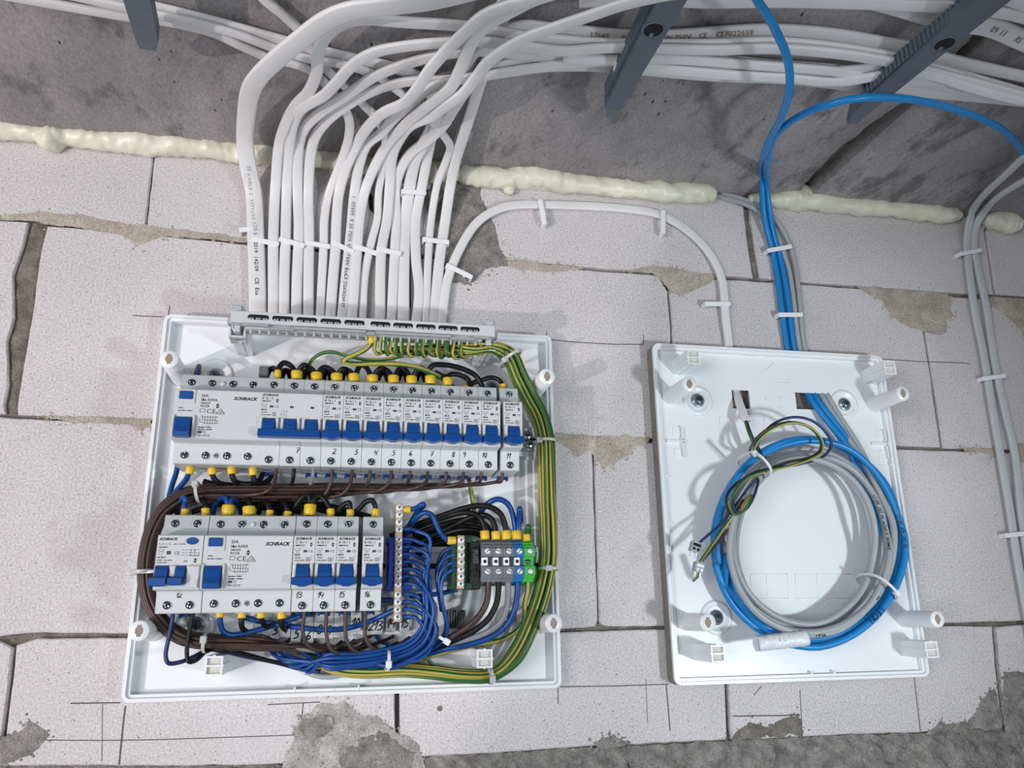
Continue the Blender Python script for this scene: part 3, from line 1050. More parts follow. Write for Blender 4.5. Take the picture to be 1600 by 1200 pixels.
FAN = [
    # (pixels from the board upwards, label, options)
    ([(403, 492), (402, 440), (400, 380), (396, 300), (388, 260), (383, 222), (385, 180), (393, 138), (407, 117), (435, 90), (472, 60), (510, 32), (547, 17), (610, 9), (672, 1), (760, -20)],
     'widest white flat cable with printed lettering, first of the fan', dict(w=0.0165, t=0.0052, lay=0.003, hmin=0.034)),
    ([(427, 495), (427, 440), (427, 375), (430, 300), (436, 228), (446, 195), (462, 165), (483, 142), (495, 112), (497, 85), (507, 60), (530, 40), (560, 31), (635, 35), (735, 42), (800, 54), (870, 62), (945, 68), (1030, 69), (1120, 69), (1209, 66), (1319, 76), (1406, 92), (1475, 110), (1600, 146), (1700, 175)],
     'second white flat cable of the fan, arching highest before turning along the ceiling', dict(lay=0.002, hmin=0.020)),
    ([(444, 496), (444, 440), (446, 380), (448, 300), (451, 240), (458, 195), (471, 170), (505, 150), (527, 128), (552, 101), (585, 82), (635, 72), (710, 66), (760, 66), (810, 72), (880, 80), (930, 76), (985, 74), (1040, 76), (1120, 78), (1209, 76), (1319, 85), (1406, 100), (1475, 117), (1600, 150), (1700, 176)],
     'third white flat cable of the fan, joining the ceiling run under the arching one', dict(lay=0.0015, hmin=0.026)),
    ([(463, 497), (464, 440), (467, 355), (465, 300), (467, 228), (478, 197), (501, 175), (540, 150), (585, 120), (635, 100), (695, 85), (760, 80), (845, 88), (907, 83), (957, 76), (1022, 83), (1120, 92), (1194, 100), (1303, 108), (1400, 122), (1500, 140), (1640, 165)],
     'fourth white flat cable of the fan, sweeping into the ceiling run', dict(lay=0.001, hmin=0.018)),
    ([(482, 498), (482, 440), (483, 370), (482, 300), (485, 248), (492, 215), (512, 187), (541, 165), (585, 141), (635, 128), (710, 124), (782, 113), (870, 104), (970, 106), (1007, 110), (1120, 120), (1225, 124), (1381, 140), (1500, 150), (1650, 165)],
     'fifth white flat cable of the fan, lowest along the ceiling run', dict(lay=0.001, hmin=0.014)),
    ([(500, 499), (503, 440), (506, 380), (507, 342), (515, 300), (532, 255), (544, 218), (546, 190), (540, 173), (525, 150), (500, 122), (485, 110), (460, 100), (422, 91), (380, 73), (330, 50), (245, 31), (200, 26), (100, 9), (20, -5), (-120, -30)],
     'white flat cable bending back to run along the ceiling past the corner holder, lower one', dict(lay=0.0005, hmin=0.010, w=0.0088)),
    ([(516, 500), (520, 440), (524, 392), (526, 342), (530, 300), (541, 262), (558, 225), (578, 195), (601, 175), (631, 161), (651, 140), (671, 110), (692, 85), (722, 55), (757, 24), (790, 10), (840, -2), (920, -30)],
     'white flat cable rising steeply towards the picture top, outer one of two', dict(lay=0.0035, hmin=0.036)),
    ([(534, 501), (541, 430), (549, 355), (554, 300), (562, 255), (573, 226), (597, 206), (613, 187), (634, 168), (668, 140), (700, 128), (760, 118), (860, 103), (932, 96), (975, 97), (1015, 96), (1120, 105), (1225, 113), (1319, 110), (1391, 103), (1459, 107), (1537, 132), (1640, 165)],
     'white flat cable lettered in black capitals, in the middle of the fan', dict(lay=0.002, hmin=0.022)),
    ([(550, 502), (557, 405), (562, 342), (570, 300), (582, 268), (601, 232), (631, 197), (656, 175), (683, 155), (706, 134), (721, 104), (737, 67), (757, 42), (795, 20), (830, 2), (900, -25)],
     'white flat cable rising steeply towards the picture top, inner one of two', dict(lay=0.003, hmin=0.034)),
    ([(566, 503), (570, 430), (580, 380), (590, 342), (592, 300), (600, 250), (602, 217), (590, 187), (567, 162), (545, 140), (510, 108), (470, 50), (441, 22), (414, 0), (380, -40)],
     'white flat cable slanting back across the others to the picture top', dict(lay=0.0, hmin=0.008, w=0.0085)),
    ([(594, 504), (596, 392), (605, 342), (609, 290), (613, 245), (626, 215), (643, 195), (673, 182), (698, 165), (723, 147), (745, 120), (762, 98), (790, 77), (827, 57), (870, 42), (920, 25), (970, 8), (1020, -4), (1120, -20)],
     'white flat cable crossing in front of the ceiling run on its way up', dict(lay=0.0035, hmin=0.038)),
    ([(611, 505), (617, 392), (619, 342), (618, 295), (626, 265), (641, 240), (667, 220), (692, 197), (708, 172), (730, 140), (765, 108), (830, 92), (900, 88), (960, 92), (1020, 100), (1110, 112), (1225, 120), (1381, 136), (1500, 146), (1650, 162)],
     'white flat cable tucked behind its neighbours, right of the open wall joint', dict(lay=0.001, hmin=0.016)),
    ([(630, 506), (631, 392), (634, 342), (640, 292), (648, 252), (664, 220), (676, 195), (678, 170), (672, 140), (647, 117), (600, 102), (560, 94), (485, 76), (425, 60), (360, 42), (240, 12), (180, 0), (60, -30)],
     'white flat cable running flat along the ceiling past the corner holder, upper one', dict(lay=0.0, hmin=0.007, w=0.0125)),
    ([(650, 507), (655, 455), (650, 405), (650, 342), (660, 288), (669, 240), (677, 205), (692, 165), (715, 120), (745, 75), (770, 30), (800, -15), (840, -70)],
     'white flat cable under the upper single clip, going straight up behind the bundle', dict(lay=0.001, hmin=0.012)),
    ([(665, 508), (669, 405), (674, 342), (684, 285), (699, 246), (703, 228), (686, 203), (657, 170), (622, 142), (585, 117), (535, 101), (490, 94), (435, 78), (360, 50), (240, 22), (100, -10), (20, -30)],
     'white flat cable bending back to run along the ceiling, between two others', dict(lay=0.0005, hmin=0.013, w=0.008)),
    ([(677, 509), (687, 405), (695, 350), (703, 295), (711, 255), (725, 210), (737, 172), (749, 132), (765, 85), (785, 30), (812, -20), (850, -80)],
     'broad white flat cable at the edge of the fan, rising in one slanting line', dict(lay=0.0, hmin=0.008, w=0.011)),
]
fan_paths = []
for pts, label, kw in FAN:
    fan_paths.append(fan_cable(pts, label, **kw))

# cables lying along the ceiling only
RUN = [
    ([(790, 47), (820, 41), (860, 45), (920, 51), (982, 56), (1045, 56), (1120, 51), (1194, 47), (1287, 52), (1381, 67), (1428, 76), (1475, 91), (1537, 106), (1640, 128)],
     'white ceiling cable with brown lettering, uppermost of the run between the holders', 0.011, 0.010),
    ([(905, 2), (1000, -2), (1100, 3), (1210, 2), (1319, 4), (1420, 8), (1519, 13), (1569, 20), (1650, 40)],
     'white ceiling cable along the very top of the picture', 0.010, 0.014),
    ([(1330, -10), (1400, 8), (1484, 33), (1547, 42), (1600, 64), (1680, 98)],
     'broad white ceiling cable with small black lettering beside the slab joint', 0.0165, 0.009),
    ([(880, 90), (960, 94), (1040, 92), (1100, 95), (1200, 103), (1310, 112), (1400, 128), (1460, 126), (1540, 140), (1660, 175)],
     'white ceiling cable passing under the serrated holder, third from below', 0.009, 0.024),
    ([(960, 103), (1060, 110), (1140, 117), (1230, 122), (1310, 128), (1391, 116), (1450, 117), (1520, 138), (1600, 158), (1680, 172)],
     'white ceiling cable diving below its neighbours past the serrated holder', 0.009, 0.028),
    ([(1500, -15), (1560, -4), (1600, 8), (1680, 40)],
     'white ceiling cable in the top corner of the picture', 0.009, 0.012),
]
run_paths = []
for pts, label, w, h in RUN:
    ctrl = [C(x, y, h) for x, y in pts]
    if pts[-1][0] > 1600:
        run_on(ctrl)
    sp = spline(ctrl, 7)
    m = MB()
    m.flat(sp, [Vector((0, -0.35, -1)).normalized()] * len(sp), w, 0.0046)
    run_paths.append((tag(m.build('flat_cable', 'cable_white'), label, 'cable', 'white flat cables along the ceiling'), sp))


def wall_cable(pts, label, w, t, material, group, n=7, d=None, name='flat_cable'):
    ctrl = [pt(q) for q in pts]
    sp = spline(ctrl, n)
    m = MB()
    if t is None:
        m.tube(sp, w / 2, 12)
    else:
        ns = []
        for q in sp:
            over = max(0.0, min(1.0, (q.z - 0.40) / 0.06)) if q.y < -0.02 else 0.0
            ns.append(Vector((0, -1 + over * 0.6, -over)).normalized())
        m.flat(sp, ns, w, t)
    o = m.build(name, material)
    return tag(o, label, 'cable', group), sp


wc = 0.0052
wall_cable([(690, 510, wc), (694, 470, wc), (700, 435, wc), (717, 392, wc), (740, 354, wc), (759, 337, wc), (787, 324, wc), (818, 320, wc), (843, 320, wc), (915, 322, wc), (974, 326, wc), (1012, 331, wc), (1036, 338, wc), (1068, 356, wc), (1099, 384, wc), (1118, 412, wc), (1129, 443, wc), (1133, 490, wc), (1137, 525, 0.004), (1140, 550, 0.0035), (1146, 600, 0.0035), (1150, 612, 0.0035)],
           'white flat cable looping over the blocks from the large board to the small board', 0.0098, 0.0046, 'cable_white', None)
wall_cable([(1690, 150, -0.02), (1640, 205, -0.02), (1600, 245, -0.02), (1569, 275, -0.018), (1540, 302, -0.014), (1518, 334, 0.020), (1511, 375, 0.006), (1514, 420, 0.005), (1522, 480, 0.005), (1537, 555, 0.005), (1549, 630, 0.005), (1566, 729, 0.005), (1578, 800, 0.005), (1588, 867, 0.005), (1603, 950, 0.005), (1640, 1150, 0.005)],
           'grey flat cable down the wall by the picture edge, inner of the pair', 0.0098, 0.0046, 'cable_grey_flat', 'pair of grey flat cables by the picture edge')
wall_cable([(1720, 210, -0.02), (1660, 248, -0.02), (1600, 282, -0.018), (1562, 306, -0.015), (1536, 333, 0.022), (1524, 354, 0.01), (1522, 385, 0.005), (1530, 430, 0.005), (1541, 480, 0.005), (1552, 555, 0.005), (1567, 630, 0.005), (1585, 708, 0.005), (1595, 800, 0.005), (1610, 900, 0.005), (1650, 1100, 0.005)],
           'grey flat cable down the wall by the picture edge, outer of the pair', 0.0098, 0.0046, 'cable_grey_flat', 'pair of grey flat cables by the picture edge')

# blue data cables coming down, and two grey ones out of the foam gap
BL1 = [(1060, -330, -0.05), (1160, -60, -0.05), (1183, 0, -0.05), (1200, 25, -0.05), (1216, 56, -0.05), (1228, 84, -0.052), (1234, 116, -0.056), (1233, 144, -0.060), (1225, 172, -0.056), (1216, 194, -0.05), (1205, 212, -0.045), (1194, 241, -0.04), (1190, 275, 0.042), (1191, 306, 0.026), (1195, 344, 0.012), (1206, 388, 0.005), (1215, 437, 0.0048), (1222, 490, 0.0048), (1227, 525, 0.0042), (1231, 550, 0.0038), (1250, 598, 0.0038), (1261, 616, 0.0038)]
BL2 = [(1760, 1150, 0.005), (1730, 800, 0.005), (1700, 520, 0.006), (1680, 420, 0.010), (1655, 340, 0.022), (1622, 276, -0.018), (1600, 241, -0.018), (1587, 222, -0.022), (1562, 200, -0.028), (1522, 181, -0.036), (1459, 162, -0.044), (1400, 153, -0.052), (1344, 153, -0.058), (1300, 162, -0.058), (1256, 178, -0.052), (1225, 198, -0.048), (1208, 219, -0.042), (1200, 250, -0.036), (1198, 285, 0.038), (1201, 320, 0.02), (1208, 360, 0.0085), (1217, 395, 0.005), (1226, 437, 0.0048), (1234, 490, 0.0048), (1238, 525, 0.0042), (1243, 550, 0.0038), (1261, 598, 0.0038), (1271, 616, 0.0038)]
wall_cable(BL1, 'blue data cable hanging straight from the picture top over the ceiling run', 0.0068, None, 'cable_blue', None, name='data_cable')
wall_cable(BL2, 'blue data cable arching away under the serrated holder to the picture edge', 0.0068, None, 'cable_blue', None, name='data_cable')
wall_cable([(1118, 306, 0.0), (1140, 312, 0.004), (1162, 318, 0.008), (1187, 332, 0.008), (1208, 357, 0.006), (1222, 390, 0.0045), (1232, 420, 0.0045), (1238, 455, 0.0045), (1242, 490, 0.0045), (1246, 525, 0.004), (1251, 550, 0.0037), (1272, 598, 0.0037), (1282, 616, 0.0037)],
           'grey round cable out of the foam gap, beside the blue cables', 0.0062, None, 'cable_grey', None, name='data_cable')
wall_cable([(1125, 303, 0.0), (1150, 308, 0.004), (1182, 321, 0.008), (1212, 344, 0.006), (1232, 378, 0.0045), (1243, 420, 0.0045), (1247, 450, 0.0045), (1251, 490, 0.0045), (1254, 525, 0.004), (1259, 550, 0.0037), (1281, 598, 0.0037), (1290, 616, 0.0037)],
           'grey round cable out of the foam gap, outer one', 0.0062, None, 'cable_grey', None, name='data_cable')

# lettering on the cables
CAB_TXT = [
    (0, 'TF KABLE 2  YDYp50 5x2.5', 262, 365, 0.0034, 0.25, 'ink_faint'),
    (0, '2019  142/09    CE  Eca', 380, 462, 0.0036, 0.25, 'ink'),
    (7, '1  07499  9 20 7IDS 450/750V Eca', 311, 425, 0.0034, 0.0, 'ink'),
    (7, 'CE [02606264 03', 428, 478, 0.0034, 0.0, 'ink'),
]
for ci, s, y0, y1, hgt, offx, mt in CAB_TXT:
    o, sp, ns = fan_paths[ci]
    pts = FAN[ci][0]
    w_, lay = FAN[ci][2].get('w', 0.0104), FAN[ci][2].get('lay', 0)
    t_ = FAN[ci][2].get('t', 0.0044)

    def find(py):
        best, bi = 1e9, 0
        for i, q in enumerate(sp):
            v = q - CAM_POS
            yy = 600 - F_PX * v.dot(UP) / v.dot(FWD)
            if abs(yy - py) < best:
                best, bi = abs(yy - py), i
        return sp[bi]
    A, B = find(y0), find(y1)
    dirv = (B - A)
    nrm = Vector((0, -1, 0))
    upv = nrm.cross(dirv.normalized())
    base = A + Vector((0, -(t_ / 2 + 0.0004), 0)) - upv * (hgt / 2)
    m = MB()
    put_text(m, s, 0, 0, 0, hgt, dirv.length, xdir=dirv, updir=upv)
    bmesh.ops.translate(m.bm, verts=m.bm.verts[:], vec=base)
    ch = m.build('lettering', mt, o, normals=False)
    ch.matrix_parent_inverse = Matrix.Translation(-o.location)


# ================================================================== WHITE NAIL CLIPS
def clip(p0, p1, label, d=0.0095, w=0.0052, nail=0.72, group='white cable clips nailed to the wall', leg0=True, leg1=False):
    A, B = P(*p0, d), P(*p1, d)
    root = empty('cable_clip', Vector(((A.x + B.x) / 2, 0, (A.z + B.z) / 2)), label, 'clip', group)
    ax = (B - A)
    ln = ax.length
    X = ax.normalized()
    Z = Vector((0, -1, 0)).cross(X).normalized()
    Y = Vector((0, -1, 0))
    c = (A + B) / 2

    def fn(u, v, w_):
        return tuple(c + X * u + Z * v + Y * w_)
    m = MB()
    hl, hw = ln / 2, w / 2
    m.prism([(-hl, -hw * 0.8), (-hl + 0.001, -hw), (hl - 0.001, -hw), (hl, -hw * 0.7), (hl, hw * 0.7), (hl - 0.001, hw), (-hl + 0.001, hw), (-hl, hw * 0.8)], fn, -0.0008, 0.0014, bev=0.0004)
    if leg0:
        m.prism([(-hl, -hw * 0.9), (-hl + 0.0018, -hw * 0.9), (-hl + 0.0018, hw * 0.9), (-hl, hw * 0.9)], fn, -d + 0.0005, 0.0)
    if leg1:
        m.prism([(hl - 0.0018, -hw * 0.9), (hl, -hw * 0.9), (hl, hw * 0.9), (hl - 0.0018, hw * 0.9)], fn, -d + 0.0005, 0.0)
    world_child(m.build('strap', 'clip_white', root))
    m = MB()
    nc = A.lerp(B, nail) if nail is not None else c
    m.lathe(nc - Y * (d - 0.0002), Y, [(0.0016, 0), (0.0022, d * 0.6), (0.0022, d)], 10)
    world_child(m.build('nail_stub', 'clip_white', root))
    return root


CLIPS = [
    ((374, 360), (400, 357), 'short white clip on the edge of the widest flat cable', {}),
    ((394, 374), (436, 382), 'white clip bridging the widest cable and the second flat cable', {}),
    ((436, 373), (476, 385), 'white clip across the third and fourth flat cables', {}),
    ((477, 379), (516, 386), 'white clip across the fifth and sixth flat cables', {}),
    ((518, 378), (553, 395), 'white clip slanting over the lettered flat cable', {}),
    ((553, 384), (590, 397), 'white clip right of the lettered flat cable', {}),
    ((588, 389), (627, 397), 'white clip beside the dark open wall joint', {}),
    ((627, 299), (666, 302), 'highest white clip on the fan, below the foam', dict(d=0.0185)),
    ((660, 374), (702, 379), 'white clip over the last two flat cables of the fan', dict(leg1=True)),
    ((697, 414), (738, 434), 'slanting white clip at the start of the looped cable', dict(leg1=True)),
    ((844, 312), (851, 351), 'upright white clip on the crest of the looped cable', dict(leg1=True)),
    ((1036, 329), (1036, 365), 'upright white clip where the looped cable bends down', dict(leg1=True)),
    ((1101, 475), (1141, 475), 'white clip on the looped cable just above the small board', {}),
    ((1199, 392), (1237, 385), 'upper white clip holding the blue and grey data cables', {}),
    ((1216, 492), (1254, 492), 'lower white clip holding the blue and grey data cables', {}),
    ((1500, 397), (1533, 391), 'top white clip on the pair of grey flat cables', {}),
    ((1535, 592), (1571, 587), 'middle white clip on the pair of grey flat cables', {}),
    ((1570, 837), (1606, 833), 'bottom white clip on the pair of grey flat cables', {}),
]
for p0, p1, lab, kw in CLIPS:
    clip(p0, p1, lab, **kw)

# ================================================================== THE TWO BOARDS
def round_rect(w, h, r, n=5, inset=0.0):
    w, h = w / 2 - inset, h / 2 - inset
    r = max(0.3, r - inset)
    out = []
    for cx, cz, a0 in ((w - r, h - r, 0), (-w + r, h - r, 90), (-w + r, -h + r, 180), (w - r, -h + r, 270)):
        for k in range(n + 1):
            a_ = math.radians(a0 + 90 * k / n)
            out.append((cx + r * math.cos(a_), cz + r * math.sin(a_)))
    return out


def ring(mb, w, h, r, i0, i1, d0, d1, mi=0):
    """rounded frame between insets i0 and i1, from depth d0 to d1 (mm)"""
    A, B = round_rect(w, h, r, inset=i0), round_rect(w, h, r, inset=i1)
    bm, s = mb.bm, mb.s
    vs = []
    for pl, d in ((A, d0), (A, d1), (B, d1), (B, d0)):
        vs.append([bm.verts.new(Vector((x, -d, z)) * s) for x, z in pl])
    n = len(A)
    for a_, b_ in ((0, 1), (1, 2), (2, 3), (3, 0)):
        for i in range(n):
            j = (i + 1) % n
            bm.faces.new((vs[a_][i], vs[a_][j], vs[b_][j], vs[b_][i]))
    mb._done(mi)


def plate_mesh(mb, w, h, r, d0, d1, holes=()):
    """base plate with square openings"""
    if not holes:
        mb.prism(round_rect(w, h, r), lambda u, v, k: (u, -k, v), d0, d1)
        return
    xs = sorted({-w / 2, w / 2} | {x for q in holes for x in (q[0], q[1])})
    zs = sorted({-h / 2, h / 2} | {z for q in holes for z in (q[2], q[3])})
    bm, s = mb.bm, mb.s
    V = {}

    def vert(x, z, d):
        k = (x, z, d)
        if k not in V:
            V[k] = bm.verts.new(Vector((x, -d, z)) * s)
        return V[k]
    solid = {}
    for i in range(len(xs) - 1):
        for j in range(len(zs) - 1):
            cx, cz = (xs[i] + xs[i + 1]) / 2, (zs[j] + zs[j + 1]) / 2
            solid[i, j] = not any(q[0] < cx < q[1] and q[2] < cz < q[3] for q in holes)
    for (i, j), ok in solid.items():
        if not ok:
            continue
        c = [(xs[i], zs[j]), (xs[i + 1], zs[j]), (xs[i + 1], zs[j + 1]), (xs[i], zs[j + 1])]
        bm.faces.new([vert(x, z, d1) for x, z in c])
        bm.faces.new([vert(x, z, d0) for x, z in c[::-1]])
        for k, (di, dj) in enumerate(((0, -1), (1, 0), (0, 1), (-1, 0))):
            if not solid.get((i + di, j + dj), False):
                a_, b_ = c[k], c[(k + 1) % 4]
                bm.faces.new((vert(*a_, d1), vert(*a_, d0), vert(*b_, d0), vert(*b_, d1)))
    mb._done(0)


def board(name, label, cx, cz, w, h, posts, brackets, screws, holes=(), tabs=(), post_d=60.0, br_d=48.0, pd=5.0, pt_=4.0):
    root = empty(name, (cx, 0, cz), label, 'board')
    m = MB(0.001)
    plate_mesh(m, w - 5, h - 5, 6, pd - pt_, pd, holes)
    m.build('base_plate', 'board_white', root)
    m = MB(0.001)
    ring(m, w, h, 7, 0.0, 3.0, 1.0, 17.0)
    ring(m, w, h, 7, 3.02, 6.0, 1.2, 14.6)
    rim = m.build('rim', 'board_white', root)
    for (x, z, tw, th) in tabs:
        m = MB(0.001)
        m.box(x - tw / 2, x + tw / 2, -15.0, -5.0, z - th / 2, z + th / 2, bev=0.4)
        m.build('rim_tab', 'board_white', rim)
    for x, z in posts:
        m = MB(0.001)
        m.lathe((x, 0, z), (0, -1, 0), [(10.2, 4.8), (9.0, 6.5), (8.6, 12), (8.0, post_d - 0.5), (7.6, post_d), (0.5, post_d)], 28)
        p_ = m.build('post', 'board_white', root)
        m = MB(0.001)
        k = [(-1.6, 4.6), (1.6, 4.6), (1.8, 3.0), (3.1, 1.6), (3.1, -1.6), (1.8, -3.0), (1.6, -4.6), (-1.6, -4.6), (-1.8, -3.0), (-3.1, -1.6), (-3.1, 1.6), (-1.8, 3.0)]
        m.prism(k, lambda u, v, q: (x + u, -q, z + v), post_d - 3, post_d + 0.12)
        m.build('keyhole', 'inside_tan', p_)
    for x, z in brackets:
        m = MB(0.001)
        bw, bh = 14.0, 15.5
        for (x0, x1, z0, z1) in ((-bw / 2, -bw / 2 + 1.5, -bh / 2, bh / 2), (bw / 2 - 1.5, bw / 2, -bh / 2, bh / 2)):
            m.box(x + x0, x + x1, -br_d, -4.8, z + z0, z + z1)
        for z0, z1 in ((bh / 2 - 1.5, bh / 2 - 0.02), (-bh / 2 + 0.02, -bh / 2 + 1.5), (-0.8, 0.8)):
            m.box(x - bw / 2 + 1.52, x + bw / 2 - 1.52, -br_d + 0.02, -4.8, z + z0, z + z1)
        for sx, sz in ((0, 1), (0, -1), (1, 0), (-1, 0)):
            cx_, cz_ = x + sx * (bw / 2 + 0.42), z + sz * (bh / 2 + 0.42)
            m.box(cx_ - (0.4 if sx else 0.9), cx_ + (0.4 if sx else 0.9), -br_d + 0.2, -5.0, cz_ - (0.4 if sz else 0.9), cz_ + (0.4 if sz else 0.9))
        bk = m.build('bracket', 'board_white', root)
        m = MB(0.001)
        m.box(x - bw / 2 + 1.3, x + bw / 2 - 1.3, -br_d + 2.5, -4.9, z - bh / 2 + 1.3, z + bh / 2 - 1.3)
        m.build('bracket_core', 'bracket_tan', bk)
    for x, z in screws:
        m = MB(0.001)
        m.lathe((x, 0, z), (0, -1, 0), [(17, pd - 0.2), (17, pd + 0.6), (15, pd + 1.6), (13.2, pd + 1.6), (11.8, pd + 0.1), (9.0, pd + 0.06)], 30, cap=False)
        rc = m.build('screw_recess', 'board_white', root)
        m = MB(0.001)
        m.lathe((x, 0, z), (0, -1, 0), [(7.4, pd - 0.1), (7.4, pd + 1.2), (6.6, pd + 1.8), (5.0, pd + 1.9), (5.0, pd + 3.6), (3.8, pd + 4.8), (0.3, pd + 5.2)], 24, mats=[0, 0, 0, 0, 1, 1])
        m.box(x - 2.2, x + 2.2, -pd - 5.4, -pd - 4.6, z - 0.5, z + 0.5, mi=2)
        m.box(x - 0.5, x + 0.5, -pd - 5.42, -pd - 4.6, z - 2.2, z + 2.2, mi=2)
        m.build('fixing_screw', ['screw_steel', 'screw_dark', 'hole'], rc)
    return root


def loc_mm(px, py, d, cx, cz):
    q = P(px, py, d)
    return ((q.x - cx) * 1000, (q.z - cz) * 1000)


LP = [(-172.5, 115.5), (173.5, 115.5), (173.5, -115.0), (-172.5, -115.0)]
LBR = [(-115.0, 147.0), (114.5, 147.0), (112.8, -144), (-114.5, -144)]
LSC = [loc_mm(306, 977, 0.006, LBX, LBZ), loc_mm(795, 967, 0.006, LBX, LBZ), loc_mm(336, 587, 0.006, LBX, LBZ), loc_mm(768, 606, 0.006, LBX, LBZ)]
big = board('board_large', 'large white mounting board filled with two rows of breakers and wires', LBX, LBZ, 381, 346.5, LP, LBR, LSC,
            tabs=[(-186, 20, 4, 9), (-186, -38, 4, 26), (-50, -168, 1.6, 6), (5, -168, 1.6, 6), (-20, -168.5, 8, 3), (60, 169, 9, 3), (-70, 169, 9, 3)])
RPO = [(-121, 116), (124.5, 116.5), (124.0, -116), (-121, -115)]
RBRK = [(-108.0, 149), (123.0, 149), (122.0, -145), (-107.5, -143.5)]
RSC = [loc_mm(1090, 626, 0.0096, RBX, RBZ), loc_mm(1319, 632, 0.0096, RBX, RBZ), loc_mm(1119, 965, 0.0096, RBX, RBZ)]
_h = []
for a_, b_ in (((1143, 609), (1173, 639)), ((1242, 613), (1294, 641))):
    x0, z1 = loc_mm(*a_, 0.0096, RBX, RBZ)
    x1, z0 = loc_mm(*b_, 0.0096, RBX, RBZ)
    _h.append((x0, x1, z0, z1))
small = board('board_small', 'smaller white mounting board with two square openings and a coil of cable', RBX, RBZ, 279.5, 346.5, RPO, RBRK, RSC, holes=_h, pd=9.6, pt_=1.6,
              tabs=[(-24, 168.5, 9, 4), (0, 168.5, 9, 4), (8, -168.5, 2, 8), (33, -168.5, 2, 8), (-133, 30, 6, 2), (-133, -18, 6, 2), (135, 4, 5, 3), (135, -20, 5, 3), (135, 48, 5, 3)])
# clip sockets and embossed outlines moulded into the small board
for px, py, fl in ((1058, 690, 1), (1376, 694, 1)):
    x, z = loc_mm(px, py, 0.0096, RBX, RBZ)
    m = MB(0.001)
    m.box(x - 4.5, x + 4.5, -10.6, -9.4, z + 6, z + 16, bev=0.5)
    m.box(x - 4.5, x + 4.5, -10.6, -9.4, z - 17, z - 7, bev=0.5)
    m.box(x + 4.5, x + 5.7, -14, -9.4, z - 17, z + 16)
    m.box(x - 12, x + 5, -12.5, -9.4, z - 1.2, z + 1.2)
    m.lathe((x + 5.5, 0, z), (0, -1, 0), [(2.4, 9.4), (2.4, 14), (1.2, 14), (1.2, 10)], 14, cap=False)
    m.build('clip_socket', 'board_white', small)
m = MB(0.001)


def emboss(pts, close=True, r=0.35):
    ps = [Vector((*loc_mm(px, py, 0.0096, RBX, RBZ), 0)) for px, py in pts]
    ps = [Vector((q.x, -9.6, q.y)) for q in ps]
    if close:
        ps.append(ps[0])
    for i in range(len(ps) - 1):
        m.tube([ps[i], ps[i].lerp(ps[i + 1], 0.5), ps[i + 1]], r, 6)


emboss([(1208, 567), (1234, 598), (1174, 598)])
emboss([(1124, 652), (1194, 652), (1194, 690), (1124, 688)])
emboss([(1144, 652), (1146, 688)], False)
emboss([(1172, 897), (1230, 897), (1232, 935), (1176, 935)])
emboss([(1197, 897), (1199, 935)], False)
emboss([(1242, 897), (1330, 897), (1332, 935), (1244, 935)])
emboss([(1276, 897), (1278, 935)], False)
emboss([(1308, 897), (1311, 935)], False)
emboss([(1196, 620), (1220, 620), (1221, 636), (1197, 636)])
m.build('embossed_outline', 'board_white', small)
# lead hole edges: grey wall void behind the openings
for (x0, x1, z0, z1) in _h:
    m = MB(0.001)
    m.box(x0 - 3, x1 + 3, -0.8, -0.4, z0 - 3, z1 + 3)
    m.build('opening_backing', 'cardboard_grey', small)
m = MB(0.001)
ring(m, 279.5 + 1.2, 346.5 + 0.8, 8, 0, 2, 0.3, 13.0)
m.build('rim_side_shade', 'rim_shade_brown', small)  # brown ring puts shade into the colour of the rim's outer side


# ---- two mounting rails
def rail(label, zc, x0, x1):
    root = empty('mounting_rail', LB((x0 + x1) / 2, zc, 5), label, 'rail', 'zinc rails on the large board')
    hw = (x1 - x0) / 2
    prof = [(-17.5, 14.5), (-17.5, 15.7), (-12.6, 15.7), (-12.6, 8.2), (12.6, 8.2), (12.6, 15.7), (17.5, 15.7), (17.5, 14.5), (13.8, 14.5), (13.8, 7.0), (-13.8, 7.0), (-13.8, 14.5)]
    m = MB(0.001)
    m.prism(prof, lambda u, v, w: (w, -(v - 5), u), -hw, hw, mi=0)
    m.build('rail_profile', 'zinc', root)
    m = MB(0.001)
    k = -hw + 12
    while k < hw:
        m.prism(round_rect(14, 5, 2.4), lambda u, v, w: (k + u, -w, v), 3.1, 3.5)
        k += 25
    m.build('slot', 'hole', root)
    for x, z in ((hw - 9, -4), (hw - 11, 5), (-hw + 6, -1)):
        m = MB(0.001)
        m.lathe((x, 0, z), (0, -1, 0), [(4.6, 3), (4.6, 5.5), (3.6, 6.6), (0.3, 6.8)], 18)
        m.box(x - 3.2, x + 3.2, -7.2, -6.2, z - 0.5, z + 0.5, mi=1)
        m.build('rail_screw', ['screw_steel', 'hole'], root)
    for x in (hw - 9, -hw + 6):
        m = MB(0.001)
        m.box(x - 6, x + 6, -2.2, 0.2, -19.5, 19.5)
        m.build('rail_foot', 'board_white', root)
    return root


rail('zinc mounting rail behind the upper breaker row', 62, -168, 175)
rail('zinc mounting rail behind the lower breaker row and terminals', -62, -168, 175)


# ================================================================== BREAKERS
def Yd(d):
    return -(d - 15.0)


def profile(top=(62, 58.5), face=78, bot=(62, 60.5)):
    # (z, d) outline of a housing seen from the side
    return [(-40, 18), (-40, bot[1] - 1), (-39, bot[1]), (-22.6, bot[0]), (-21.6, face - 1), (-20.8, face), (21.2, face), (22, face - 1), (22.4, top[0]), (39.2, top[1]), (40, top[1] - 1), (40, 18), (24, 15.4), (-24, 15.4)]


def housing(mb, w, **kw):
    mb.prism(profile(**kw), lambda u, v, x: (x, Yd(v), u), -w / 2 + 0.18, w / 2 - 0.18, bev=0.0)


